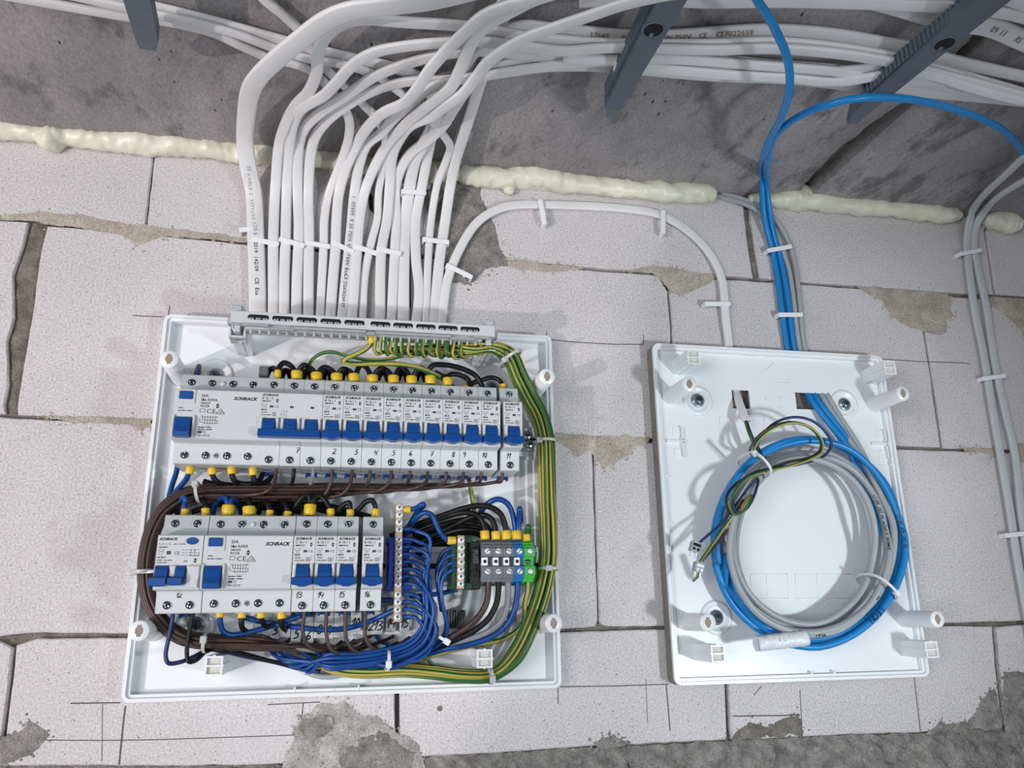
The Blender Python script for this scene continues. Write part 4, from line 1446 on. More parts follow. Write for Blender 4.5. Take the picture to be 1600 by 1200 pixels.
def terminal_screws(root, xs, z, d, name='terminal_screw', r=3.0, slope=0.0, down=False):
    for x in xs:
        me = SCREW_MESH
        o = link(name, me, root, (x * 0.001, Yd(d) * 0.001, z * 0.001))
        o.rotation_euler = (slope, random.uniform(0, 3.1), 0)


def make_screw():
    m = MB(0.001)
    m.lathe((0, 0, 0), (0, -1, 0), [(3.55, -0.3), (3.55, 0.22), (3.25, 0.24)], 20, mi=2, cap=False)
    m.lathe((0, 0, 0), (0, -1, 0), [(3.3, -0.2), (3.3, 0.12)], 20, mi=1)
    m.lathe((0, 0, 0), (0, -1, 0), [(2.5, 0.0), (2.5, 0.5), (2.2, 0.75), (0.3, 0.75)], 16, mi=0)
    m.box(-2.1, 2.1, -1.0, -0.6, -0.4, 0.4, mi=1)
    m.box(-0.4, 0.4, -1.0, -0.6, -2.1, 2.1, mi=1)
    m.box(0.5, 2.0, -1.05, -0.7, 0.7, 1.5, mi=3)
    m.box(-1.6, -0.7, -1.05, -0.7, -1.7, -0.8, mi=3)
    return m.mesh('terminal_screw', ['screw_dark', 'hole', 'device_white', 'zinc'])


SCREW_MESH = make_screw()


def pt_shape(mb, pts, y, w, mi=0):
    for i in range(len(pts) - 1):
        a_, b_ = Vector((pts[i][0], y, pts[i][1])), Vector((pts[i + 1][0], y, pts[i + 1][1]))
        d = b_ - a_
        if d.length < 1e-6:
            continue
        nv = Vector((-d.z, 0, d.x)).normalized() * w / 2
        mb.quad([a_ - nv, b_ - nv, b_ + nv, a_ + nv], mi)


def diamond(mb, x, z, y, h, mi=0):
    mb.quad([(x - h * 0.32, y, z + h * 0.05), (x, y, z + h * 0.5), (x + h * 0.32, y, z + h * 0.05)], mi)
    mb.quad([(x - h * 0.32, y, z - h * 0.05), (x + h * 0.32, y, z - h * 0.05), (x, y, z - h * 0.5)], mi)


def mcb_print(rating, code, poles=1):
    m = MB(0.001)
    y = Yd(78.12)
    x0 = -7.4 if poles == 1 else -25.2
    put_text(m, 'SCHRACK', x0, y, 18.4, 1.9, 14.2, bold=0.045, shear=0.35)
    put_text(m, rating, x0, y, 15.3, 2.0, 8.8, bold=0.015)
    put_text(m, code, x0, y, 13.1, 1.2, 7.8, bold=0.04)
    diamond(m, x0 + 13.0, 14.4, y, 4.0)
    pt_shape(m, [(x0, 11.2), (x0 + 4.2, 11.2), (x0 + 4.2, 9.6), (x0, 9.6), (x0, 11.2)], y, 0.3, 1)
    pt_shape(m, [(x0 + 1.2, 9.2), (x0 + 3.0, 9.2), (x0 + 3.0, 7.4), (x0 + 1.2, 7.4), (x0 + 1.2, 9.2)], y, 0.3, 1)
    m.quad([(x0 + 6.9, y, 8.0), (x0 + 10.0, y, 8.0), (x0 + 10.0, y, 9.9), (x0 + 6.9, y, 9.9)], 2)
    put_text(m, 'CE', x0 + 11.0, y, 8.0, 2.0, 3.4)
    put_text(m, 'MCB', x0, y, 5.2, 1.5, 4.2, bold=0.03)
    put_text(m, '230/400V~', x0, y, 3.1, 0.9, 5.6, bold=0.02)
    put_text(m, 'IEC/EN 60898-1', x0, y, 0.9, 0.95, 8.4, bold=0.02)
    pt_shape(m, [(x0 + 9.6, 0.6), (x0 + 12.2, 0.6), (x0 + 12.2, 3.6), (x0 + 9.6, 3.6), (x0 + 9.6, 0.6)], y, 0.35)
    put_text(m, 'E', x0 + 10.2, y, 1.2, 1.8, 1.4)
    if poles == 1:
        pt_shape(m, [(x0 + 13.4, 0.8), (x0 + 13.4, 2.0), (x0 + 14.2, 3.0)], y, 0.3)
        pt_shape(m, [(x0 + 13.6, 3.6), (x0 + 14.0, 5.0)], y, 0.3)
    else:
        for xx in (24.0, 41.5):
            m.quad([(x0 + xx, y, 8.0), (x0 + xx + 3.2, y, 8.0), (x0 + xx + 3.2, y, 9.9), (x0 + xx, y, 9.9)], 2)
        for k in range(3):
            xx = x0 + 17.2 + 2.1 * k
            pt_shape(m, [(xx, 0.6), (xx, 1.6)], y, 0.35)
            pt_shape(m, [(xx - 0.8, 2.0), (xx, 3.4)], y, 0.35)
            pt_shape(m, [(xx + 0.2, 4.2), (xx + 0.2, 5.6)], y, 0.35)
    return m.mesh('printing', ['ink', 'ink_faint', 'ink_green'], normals=False)


def mcb_toggle(w_stem, w_bar, poles=1, pitch=17.8):
    m = MB(0.001)
    for k in range(poles):
        x = (k - (poles - 1) / 2) * pitch
        m.prism([(-14, 77), (-14, 84.0), (-9, 83.6), (-5, 82.4), (-2.4, 80.2), (-1.4, 78.4), (-1.4, 77)], lambda u, v, q: (x + q, Yd(v), u), -w_stem / 2, w_stem / 2, bev=0.3)
    hw = w_bar / 2
    if poles == 1:
        out = [(-hw, -12.6), (-hw, -18.4), (-hw * 0.55, -19.0), (-hw * 0.3, -20.2), (hw * 0.3, -20.2), (hw * 0.55, -19.0), (hw, -18.4), (hw, -12.6)]
    else:
        out = [(-hw, -12.6), (-hw, -19.4), (hw, -19.4), (hw, -12.6)]
    m.prism(out, lambda u, v, q: (u, Yd(q) + (v + 11.6) * 0.14, v), 76.5, 86.5, bev=0.6)
    return m.mesh('toggle', 'toggle_blue')


def mcb_cheeks(w, w_stem, poles=1, pitch=17.8):
    m = MB(0.001)
    for k in range(poles):
        x = (k - (poles - 1) / 2) * pitch
        for s_ in (-1, 1):
            xa = x + s_ * (w_stem / 2 + 0.4)
            xb = x + s_ * (w / 2 - 0.9)
            m.box(min(xa, xb), max(xa, xb), Yd(81.4), Yd(77.5), -12.4, -1.6, bev=0.6, seg=2)
    return m.mesh('toggle_guard', 'device_white')


def clip_mesh(xs):
    m = MB(0.001)
    for x in xs:
        m.box(x - 5.0, x + 5.0, Yd(24), Yd(19), -42.6, -40.2, bev=0.4)
        m.box(x - 5.4, x - 3.8, Yd(26), Yd(19), -44.0, -40.2, bev=0.3)
        m.box(x + 3.8, x + 5.4, Yd(26), Yd(19), -44.0, -40.2, bev=0.3)
    return m.mesh('rail_clip', 'toggle_blue')


def mcb_housing(w, poles=1, pitch=17.8):
    m = MB(0.001)
    for k in range(poles):
        x = (k - (poles - 1) / 2) * pitch
        wk = pitch
        pr = profile()
        m.prism(pr, lambda u, v, q: (x + q, Yd(v), u), -wk / 2 + 0.16, wk / 2 - 0.16)
    if poles > 1:
        m.box(-w / 2 + 0.2, w / 2 - 0.2, Yd(78.05), Yd(70), -20.9, 21.2)
    return m.mesh('housing', 'device_white')


def cap_mesh(w, poles=1, pitch=17.8):
    """grey upper terminal shoulder"""
    m = MB(0.001)
    for k in range(poles):
        x = (k - (poles - 1) / 2) * pitch
        m.prism([(22.3, 61.9), (22.3, 62.5), (39.4, 59.0), (40.3, 58.2), (40.3, 30), (39.8, 30)], lambda u, v, q: (x + q, Yd(v), u), -pitch / 2 + 0.14, pitch / 2 - 0.14)
    return m.mesh('terminal_cover', 'device_grey')


M_H1, M_C1 = mcb_housing(17.8), cap_mesh(17.8)
M_T1, M_G1 = mcb_toggle(10.2, 16.6), mcb_cheeks(17.6, 10.2)
M_CLIP1 = clip_mesh([0])
PR_B16, PR_B10, PR_C16 = mcb_print('B 16 / 1', 'AM018116'), mcb_print('B 10 / 1', 'AM018110'), mcb_print('C 16 / 1', 'AM017116')


WORDS = ['zero', 'one', 'two', 'three', 'four', 'five', 'six', 'seven', 'eight', 'nine', 'ten', 'eleven', 'twelve', 'thirteen', 'fourteen', 'fifteen', 'sixteen']


def number_part(root, s, x, z, h=4.8, w=0.62, d=61.9):
    m = MB(0.001)
    hand_number(m, s, x, z, 0, h, w)
    o = m.build('handwritten_number', 'ink', root, loc=(0, Yd(d) * 0.001, 0), normals=False)
    o.rotation_euler = (0, 0, 0)
    return o


def mcb(xc, zrow, num, prn, label, nx=0.0, clip_=True):
    root = empty('circuit_breaker', LB(xc, zrow, 15), label, 'breaker', 'single-pole circuit breakers')
    link('housing', M_H1, root)
    link('terminal_cover', M_C1, root)
    g = link('toggle_guard', M_G1, root)
    link('toggle', M_T1, root)
    link('printing', prn, root)
    if clip_:
        link('rail_clip', M_CLIP1, root)
    terminal_screws(root, [0], 33.2, 60.9, slope=-0.19)
    terminal_screws(root, [0], -35.0, 61.3, slope=0.08)
    number_part(root, num, nx, -28.6)
    return root


XU = -37.0
NUM_X = [1.2, 2.6, 2.2, 0.5, -2.0, -0.5, 1.5, -6.0, -6.0, -3.6]
for k in range(10):
    xc = XU + 17.8 * (k + 0.5) + (3.0 if k == 9 else 0.0)
    n_ = k + 2
    extra = {2: ' beside the wide three-pole breaker', 11: ' beside the bare rail end'}.get(n_, ' in the upper row')
    mcb(xc, 62, str(n_), PR_B10 if k == 9 else PR_B16, 'white breaker with blue toggle, handwritten number %s%s' % (WORDS[n_], extra), NUM_X[k])
XL = -54.8
for k, (n_, pr_) in enumerate(((13, PR_C16), (14, PR_B16), (15, PR_B10), (16, PR_B10))):
    xc = XL + 17.8 * (k + 0.5) + (3.6 if k == 3 else 0.0)
    mcb(xc, -62, str(n_), pr_, 'white breaker with blue toggle, handwritten number %s in the lower row' % WORDS[n_], -5.6)

# three-pole breaker
root = empty('three_pole_breaker', LB(-63.7, 62, 15), 'wide three-pole breaker with one long blue toggle, handwritten number one', 'breaker')
link('housing', mcb_housing(53.4, 3), root)
link('terminal_cover', cap_mesh(53.4, 3), root)
link('toggle_guard', mcb_cheeks(17.6, 10.2, 3), root)
link('toggle', mcb_toggle(10.2, 52.2, 3), root)
link('printing', mcb_print('B 16 / 3', 'AM018316', 3), root)
link('rail_clip', clip_mesh([-17.8]), root)
link('rail_clip', clip_mesh([17.8]), root)
terminal_screws(root, [-17.8, 0, 17.8], 33.2, 60.9, slope=-0.19)
terminal_screws(root, [-17.8, 0, 17.8], -35.0, 61.3, slope=0.08)
number_part(root, '7', 5.0, -28.4, 4.6)


def rccb(xc, zrow, w, label):
    root = empty('residual_current_breaker', LB(xc, zrow, 15), label, 'breaker', 'four-pole residual current breakers')
    m = MB(0.001)
    housing(m, w)
    m.build('housing', 'device_white', root)
    m = MB(0.001)
    m.prism([(22.3, 61.9), (22.3, 62.5), (39.4, 59.0), (40.3, 58.2), (40.3, 30), (39.8, 30)], lambda u, v, q: (q, Yd(v), u), -w / 2 + 0.14, w / 2 - 0.14)
    m.build('terminal_cover', 'device_grey', root)
    bx = -w / 2 + 9.2
    m = MB(0.001)
    m.box(bx - 7.8, bx + 7.8, Yd(78.9), Yd(77.5), 9.0, 21.6, bev=0.5)
    m.build('button_frame', 'device_white', root)
    m = MB(0.001)
    m.box(bx - 5.4, bx + 5.4, Yd(80.4), Yd(78), 12.6, 19.6, bev=0.5)
    m.build('test_button', 'toggle_blue', root)
    m = MB(0.001)
    for s_ in (-1, 1):
        m.prism([(-21.0, 77), (-21.0, 79.0), (-17, 80.6), (-7, 81.0), (-1.5, 79.6), (-0.5, 77)], lambda u, v, q: (bx + q, Yd(v), u), s_ * 7.2, s_ * 9.2, bev=0.4)
    m.build('toggle_guard', 'device_white', root)
    m = MB(0.001)
    m.prism([(-21.2, 77), (-21.2, 86.6), (-17.0, 87.6), (-13.0, 84.2), (-6.0, 82.0), (-2.6, 78.6), (-2.6, 77)], lambda u, v, q: (bx + q, Yd(v), u), -6.4, 6.4, bev=0.5)
    m.build('toggle', 'toggle_blue', root)
    terminal_screws(root, [-w * 0.37, -w * 0.125, w * 0.125, w * 0.37], 32.4, 61.0, slope=-0.19)
    terminal_screws(root, [-w * 0.37, -w * 0.125, w * 0.125, w * 0.37], -32.6, 61.4, slope=0.08)
    m = MB(0.001)
    m.lathe((0, Yd(61.0), 32.4), (0, -1, 0), [(2.1, -0.5), (2.1, 0.3), (1.6, 0.9), (0.2, 1.1)], 14)
    m.build('seal_plug', 'device_white', root)
    m = MB(0.001)
    m.lathe((0, Yd(61.2), -32.6), (0, -1, 0), [(2.3, -0.5), (2.3, 0.3), (1.9, 0.34), (1.9, 0.1)], 14, cap=False)
    m.lathe((0, Yd(61.2), -32.6), (0, -1, 0), [(1.7, -0.3), (1.7, 0.5)], 12)
    m.box(-1.3, 1.3, Yd(62.2), Yd(61.3), -32.9, -32.3, mi=1)
    m.build('seal_screw', ['screw_steel', 'hole'], root)
    m = MB(0.001)
    y = Yd(78.12)
    x0 = -w / 2 + 21.4
    put_text(m, '25A', x0, y, 15.4, 2.3, 5.8, bold=0.02)
    put_text(m, 'I\u0394n 0,03A', x0, y, 11.9, 2.1, 13.4, bold=0.02)
    put_text(m, 'AR052103', x0, y, 9.3, 1.3, 8.0, bold=0.03)
    put_text(m, 'RCCB', x0, y, 6.4, 1.9, 7.0, bold=0.02)
    diamond(m, x0 + 14.0, 7.6, y, 5.0)
    pt_shape(m, [(x0, 4.6), (x0 + 4, 4.6), (x0 + 4, 1.8), (x0, 1.8), (x0, 4.6)], y, 0.35)
    put_text(m, 'CE', x0 + 5.2, y, 0.9, 3.9, 7.4)
    pt_shape(m, [(x0 + 13.4, 1.4), (x0 + 20.0, 1.4), (x0 + 20.0, 0.4), (x0 + 13.4, 0.4), (x0 + 13.4, 1.4)], y, 0.3)
    pt_shape(m, [(x0 + 13.6, 1.6), (x0 + 16.7, 5.2), (x0 + 19.8, 1.6)], y, 0.4)
    put_text(m, '-25', x0 + 15.2, y, 1.9, 1.4, 3.0)
    for k in range(5):
        pt_shape(m, [(x0 + 4.6 + 2.1 * k, -1.2), (x0 + 4.6 + 2.1 * k, -8.6)], y, 0.3)
    pt_shape(m, [(x0 + 0.5, -2.2), (x0 + 2.6, -1.4), (x0 + 2.6, -5.0), (x0 + 14.8, -5.0), (x0 + 14.8, -7.8), (x0 + 4.4, -7.8), (x0 + 0.6, -6.8), (x0 + 0.6, -3.6)], y, 0.35)
    pt_shape(m, [(x0 + 2.6, -2.4), (x0 + 15.0, -2.4), (x0 + 13.6, -1.6)], y, 0.3)
    for k in range(4):
        pt_shape(m, [(x0 + 6.0 + 2.2 * k, -9.8), (x0 + 6.5 + 2.2 * k, -9.8)], y, 0.5)
    put_text(m, 'Im=I\u0394m =500A', x0, y, -11.8, 1.0, 10.4, bold=0.04)
    put_text(m, 'Inc=I\u0394c =10000A', x0, y, -13.8, 1.0, 11.4, bold=0.04)
    m.quad([(x0, y, -16.4), (x0 + 3.2, y, -16.4), (x0 + 3.2, y, -15.0), (x0, y, -15.0)])
    pt_shape(m, [(x0 + 4.2, -16.6), (x0 + 6.0, -16.6), (x0 + 6.0, -14.8), (x0 + 4.2, -14.8), (x0 + 4.2, -16.6)], y, 0.3)
    put_text(m, '-25\u00b0C', x0, y, -19.2, 1.1, 4.0, bold=0.03)
    pt_shape(m, [(x0 + 4.6, -19.2), (x0 + 9.4, -19.2), (x0 + 9.4, -18.0), (x0 + 4.6, -18.0), (x0 + 4.6, -19.2)], y, 0.35)
    put_text(m, '400V~', bx - 5.4, y, 4.6, 1.0, 5.0, bold=0.03)
    put_text(m, 'IEC/EN 61008-1', bx - 5.4, y, 2.2, 1.0, 11.6, bold=0.03)
    put_text(m, 'SCHRACK', w / 2 - 22.4, y, 13.6, 2.7, 20.4, bold=0.045, shear=0.35)
    m.build('printing', 'ink', root, normals=False)
    return root


rccb(-125.3, 62, 70.4, 'four-pole residual current breaker with large blue toggle at the start of the upper row')
rccb(-90.6, -62, 71.0, 'four-pole residual current breaker in the middle of the lower row, above yellow ferrules')

# combined breaker, number 12
W2 = 35.6
root = empty('combined_breaker', LB(-144.2, -62, 15), 'two-module breaker with oval blue test button, handwritten number twelve', 'breaker')
m = MB(0.001)
housing(m, W2)
m.build('housing', 'device_white', root)
m = MB(0.001)
m.prism([(22.3, 61.9), (22.3, 62.5), (39.4, 59.0), (40.3, 58.2), (40.3, 30), (39.8, 30)], lambda u, v, q: (q, Yd(v), u), -W2 / 2 + 0.14, W2 / 2 - 0.14)
m.build('terminal_cover', 'device_grey', root)
m = MB(0.001)
m.prism([(9.0 + 4.6 * math.cos(k * math.pi / 12), 17.0 + 2.9 * math.sin(k * math.pi / 12)) for k in range(24)], lambda u, v, q: (u, Yd(q), v), 77.5, 79.4, bev=0.4)
m.build('test_button', 'toggle_blue', root)
for (sa, sb, ba, bb, out_) in ((-16.8, -6.8, -19.6, -6.4, 1.5), (-0.6, 6.0, -6.4, 5.4, 0.0)):
    m = MB(0.001)
    m.prism([(-13, 77), (-13, 84.0), (-9, 83.2), (-6, 82.6), (-3.6, 80.2), (-2.4, 78.2), (-2.4, 77)], lambda u, v, q: (q, Yd(v), u), sa, sb, bev=0.3)
    m.prism([(ba, -12.2), (ba, -18.0), (ba + 2, -18.4 - out_ * 0.5), (bb - 2, -18.4 - out_ * 0.5), (bb, -18.0), (bb, -12.2)], lambda u, v, q: (u, Yd(q), v), 77, 86.5 + out_, bev=0.7)
    m.build('toggle', 'toggle_blue', root)
m = MB(0.001)
m.box(-6.2, -1.2, Yd(81.0), Yd(77.5), -11.6, -2.6, bev=0.7)
m.box(6.8, 17.2, Yd(80.6), Yd(77.5), -20.4, -2.6, bev=0.9)
m.box(-17.5, -17.0, Yd(80.6), Yd(77.5), -11.6, -2.6)
m.build('toggle_guard', 'device_white', root)
terminal_screws(root, [-9.0, 8.6], 32.8, 60.9, slope=-0.19)
terminal_screws(root, [-9.0, 8.6], -33.4, 61.4, slope=0.08)
number_part(root, '12', -2.4, -27.4, 4.2)
link('rail_clip', clip_mesh([0]), root)
m = MB(0.001)
y = Yd(78.12)
x0 = -16.4
put_text(m, 'SCHRACK', x0, y, 17.6, 2.0, 14.4, bold=0.045, shear=0.35)
put_text(m, 'B 10 / 1 N', x0, y, 13.9, 1.4, 8.8)
put_text(m, 'I\u0394n 0,03A', x0 + 11.2, y, 13.9, 1.4, 9.0)
put_text(m, 'AK668810', x0, y, 11.6, 1.0, 7.2, bold=0.03)
pt_shape(m, [(x0, 10.2), (x0 + 4.4, 10.2), (x0 + 4.4, 8.8), (x0, 8.8), (x0, 10.2)], y, 0.3, 1)
pt_shape(m, [(x0 + 1, 8.2), (x0 + 3.4, 8.2), (x0 + 3.4, 6.2), (x0 + 1, 6.2), (x0 + 1, 8.2)], y, 0.3, 1)
m.quad([(x0 + 6.6, y, 6.2), (x0 + 9.8, y, 6.2), (x0 + 9.8, y, 9.0), (x0 + 6.6, y, 9.0)], 2)
put_text(m, 'CE', x0 + 12.2, y, 6.0, 2.7, 4.2)
put_text(m, 'RCBO', x0, y, 3.2, 1.4, 6.0, bold=0.02)
put_text(m, '230V~  In=10kA', x0, y, 1.2, 0.9, 11.4, bold=0.03)
put_text(m, 'IEC/EN 61009', x0, y, -0.6, 0.8, 7.4, bold=0.03)
diamond(m, x0 + 29.0, 1.4, y, 4.4)
for k in range(3):
    pt_shape(m, [(x0 + 18.0, 10 - 2.0 * k), (x0 + 20.5, 9.4 - 2.0 * k)], y, 0.3)
    pt_shape(m, [(x0 + 21.0, 10 - 2.2 * k), (x0 + 31.6, 10 - 2.2 * k)], y, 0.28)
pt_shape(m, [(x0 + 25.0, 10.6), (x0 + 25.0, 5.0), (x0 + 31.4, 5.0), (x0 + 31.4, 8.0)], y, 0.3)
pt_shape(m, [(x0 + 28.0, 10.6), (x0 + 28.0, 6.0)], y, 0.3)
m.quad([(x0 + 20.0, y, 0.2), (x0 + 23.0, y, 0.2), (x0 + 23.0, y, 1.6), (x0 + 20.0, y, 1.6)], 1)
m.build('printing', ['ink', 'ink_faint', 'ink_green'], root, normals=False)


# ================================================================== EARTH TERMINAL STRIP ABOVE THE BREAKERS
ST = empty('earth_terminal_strip', LB(0, 147, 49), 'long pale grey terminal strip with ten oval slots bridging the top of the large board', 'terminal strip')


def S(mb, x0, x1, d0, d1, z0, z1, bev=0.0, mi=0):
    mb.box(x0, x1, -(d1 - 49), -(d0 - 49), z0 - 147, z1 - 147, bev=bev, mi=mi)


m = MB(0.001)
S(m, -121, 119, 52, 78, 147.2, 158.4, 0.6)
S(m, -108, 106, 56, 73, 143.6, 147.1)
m.build('strip_body', 'device_white', ST)
m = MB(0.001)
S(m, -111, -88, 74.6, 79.0, 144.6, 146.6, 0.3)
S(m, -88, -66, 73.0, 77.6, 142.4, 144.4, 0.3)
S(m, -66, -2, 74.6, 79.4, 143.4, 145.8, 0.3)
S(m, -2, 6, 73.0, 78.0, 142.0, 145.4, 0.3)
S(m, 7, 76, 74.6, 79.4, 143.4, 145.8, 0.3)
S(m, 76, 100, 73.0, 77.6, 142.4, 144.4, 0.3)
S(m, 98, 113, 74.6, 79.0, 144.6, 146.6, 0.3)
m.build('lower_rail', 'connector_clear', ST)
m = MB(0.001)
for k in range(27):
    x = -104 + k * 7.9
    S(m, x - 0.9, x + 0.9, 66, 70, 140.0, 144, 0.2)
m.build('terminal_teeth', 'device_grey', ST)
SLOTX = [loc_mm(px, py, 0.078, LBX, LBZ) for px, py in [(404, 493), (442, 495.5), (479.5, 498), (517, 500.5), (554, 502.5), (594.5, 504.5), (630, 507.5), (665.5, 510), (700, 512), (734.4, 514.2)]]
for x, z in SLOTX:
    z = 152.9
    m = MB(0.001)
    m.prism(round_rect(18.4, 4.9, 2.4), lambda u, v, q: (x + u, -(q - 49), z + v - 147), 76.5, 78.14, mi=0)
    sl = m.build('slot', 'hole', ST)
    for k in range(3):
        sx = x - 5.6 + 5.6 * k + random.uniform(-.3, .3)
        m = MB(0.001)
        m.prism([(2.2 * math.cos(math.radians(15 + 30 * q)), 2.2 * math.sin(math.radians(15 + 30 * q)) * 0.42) for q in range(12)], lambda u, v, q: (sx + u, -(q - 49), z + v - 1.5 - 147), 77.9, 78.3, mi=0)
        m.box(sx - 0.3, sx + 0.3, -(78.6 - 49), -(78.2 - 49), z - 2.2 - 147, z - 0.8 - 147, mi=1)
        m.box(sx - 1.6, sx + 1.6, -(78.6 - 49), -(78.2 - 49), z - 1.7 - 147, z - 1.4 - 147, mi=1)
        m.build('clamp_screw', ['zinc', 'screw_dark'], sl)
for s_, xe in ((-1, -121), (1, 119)):
    m = MB(0.001)
    xa, xb = sorted((xe + s_ * 1.0, xe - s_ * 10))
    S(m, xa, xb, 50, 74, 157, 165.5, 0.4)
    S(m, xa + 1.8, xb - 1.8, 73.5, 75.4, 158, 164.0, 0.3)
    S(m, min(xe, xe + s_ * 4), max(xe, xe + s_ * 4), 60, 70, 149, 154, 0.4)
    hk = m.build('end_tab', 'device_grey', ST)
    m = MB(0.001)
    m.lathe(((xa + xb) / 2, -(75.3 - 49), 161.2 - 147), (0, -1, 0), [(2.0, 0), (2.0, 0.3), (1.4, 0.3), (1.4, -0.2)], 14, cap=False)
    m.build('tab_hole', 'device_white', hk)
    # latch under the strip gripping the bracket
    m = MB(0.001)
    cx_ = xe - s_ * 5
    S(m, cx_ - 7.4, cx_ - 5.4, 46, 66, 137, 147.1, 0.3)
    S(m, cx_ + 5.4, cx_ + 7.4, 46, 66, 137, 147.1, 0.3)
    S(m, cx_ - 5.3, cx_ + 5.3, 60, 65.8, 137.2, 139, 0.3)
    lt = m.build('latch', 'device_white', ST)
    m = MB(0.001)
    S(m, cx_ - 2.6, cx_ + 2.6, 54, 70, 141, 147.1, 0.3)
    m.build('latch_tongue', 'rim_grey', lt)


# ================================================================== BUSBARS AND TERMINAL BLOCKS IN THE LOWER ROW
def busbar(label, pts, d, holder_px, holder_mat, name, base_mat):
    root = empty(name, P(*pts[0], 0.016), label, 'busbar')
    m = MB()
    A, B = P(*pts[0], d), P(*pts[-1], d)
    ax = (B - A).normalized()
    wd = ax.cross(Vector((0, -1, 0))).normalized()
    e = ax * 0.0042
    m.prism([(0, 0), (1, 0), (1, 1), (0, 1)], lambda u, v, q: tuple((A - e).lerp(B + e, v) + wd * (u - 0.5) * 0.0064 + Vector((0, 0.0072 * q, 0))), 0, 1, bev=0.0002)
    world_child(m.build('brass_strip', 'brass', root))
    for q in pts:
        c = P(*q, d)
        m = MB()
        m.lathe(c, (0, -1, 0), [(0.0031, -0.0005), (0.0031, 0.0014), (0.0027, 0.0021), (0.0002, 0.0021)], 16)
        a_ = random.uniform(0, 3.1)
        rt = Matrix.Rotation(a_, 3, 'Y')
        for bxs in ((0.0017, 0.0004), (0.0004, 0.0017)):
            vs = [Vector((sx * bxs[0], -0.00225, sz * bxs[1])) for sx, sz in ((-1, -1), (1, -1), (1, 1), (-1, 1))]
            m.quad([c + rt @ v for v in vs], 1)
        world_child(m.build('clamp_screw', ['zinc', 'screw_dark'], root, normals=False))
    (hx0, hy0, hx1, hy1) = holder_px
    m = MB()
    a_, b_ = P(hx0, hy1, d - 0.010), P(hx1, hy0, d - 0.010)
    m.box(a_.x, b_.x, -(d - 0.009), -0.017, a_.z, b_.z, bev=0.0008)
    m.box(a_.x - 0.002, b_.x + 0.002, -(d - 0.003), -0.018, a_.z - 0.0005, a_.z + 0.005, bev=0.0006)
    m.box(a_.x - 0.002, b_.x + 0.002, -(d - 0.003), -0.018, b_.z - 0.005, b_.z + 0.0005, bev=0.0006)
    m.box((a_.x + b_.x) / 2 - 0.0095, (a_.x + b_.x) / 2 - 0.0045, -(d - 0.0015), -0.02, a_.z + 0.003, b_.z - 0.003, bev=0.0005)
    world_child(m.build('holder', holder_mat, root))
    return root


NB = [(624, 793), (624, 804.4), (623.6, 816), (623.6, 827.4), (623.2, 843), (623, 855), (622.8, 866.4), (622.4, 878), (622.4, 889.6), (622.2, 901), (622, 912.4), (621.6, 929), (621.4, 940.6), (621.2, 952.4), (620.8, 964)]
busbar('tall neutral busbar with fifteen screws on a dark blue holder', NB, 0.050, (606, 841, 640, 922), 'bar_blue', 'neutral_busbar', None)
GB = [(720.4, 844), (721, 855.6), (721, 867), (720.6, 878.4), (720, 890), (720, 901), (719.6, 912.4)]
busbar('short busbar with seven screws on a dark green holder', GB, 0.050, (706, 840, 733, 920), 'bar_green', 'short_busbar', None)

# black end stop
root = empty('end_stop', P(742, 885, 0.016), 'black plastic end stop between the green busbar holder and the grey terminals', 'end stop')
m = MB()
a_, b_ = P(733, 921, 0.045), P(751, 846, 0.045)
m.box(a_.x, b_.x, -0.045, -0.0155, a_.z, b_.z, bev=0.001)
m.box(a_.x + 0.002, b_.x - 0.002, -0.049, -0.044, a_.z + 0.022, b_.z - 0.006, bev=0.0008)
m.lathe(Vector(((a_.x + b_.x) / 2, -0.045, a_.z + 0.014)), (0, -1, 0), [(0.0036, -0.001), (0.0036, 0.0015), (0.0026, 0.0015), (0.0024, -0.0005)], 16, cap=False)
world_child(m.build('stop_body', 'stop_black', root))
m = MB()
put_text(m, 'FUSE', (a_.x + b_.x) / 2 - 0.002, -0.04915, b_.z - 0.008, 0.004, 0.012, xdir=(0, 0, -1), updir=(1, 0, 0))
world_child(m.build('raised_lettering', 'device_dark', root, normals=False))


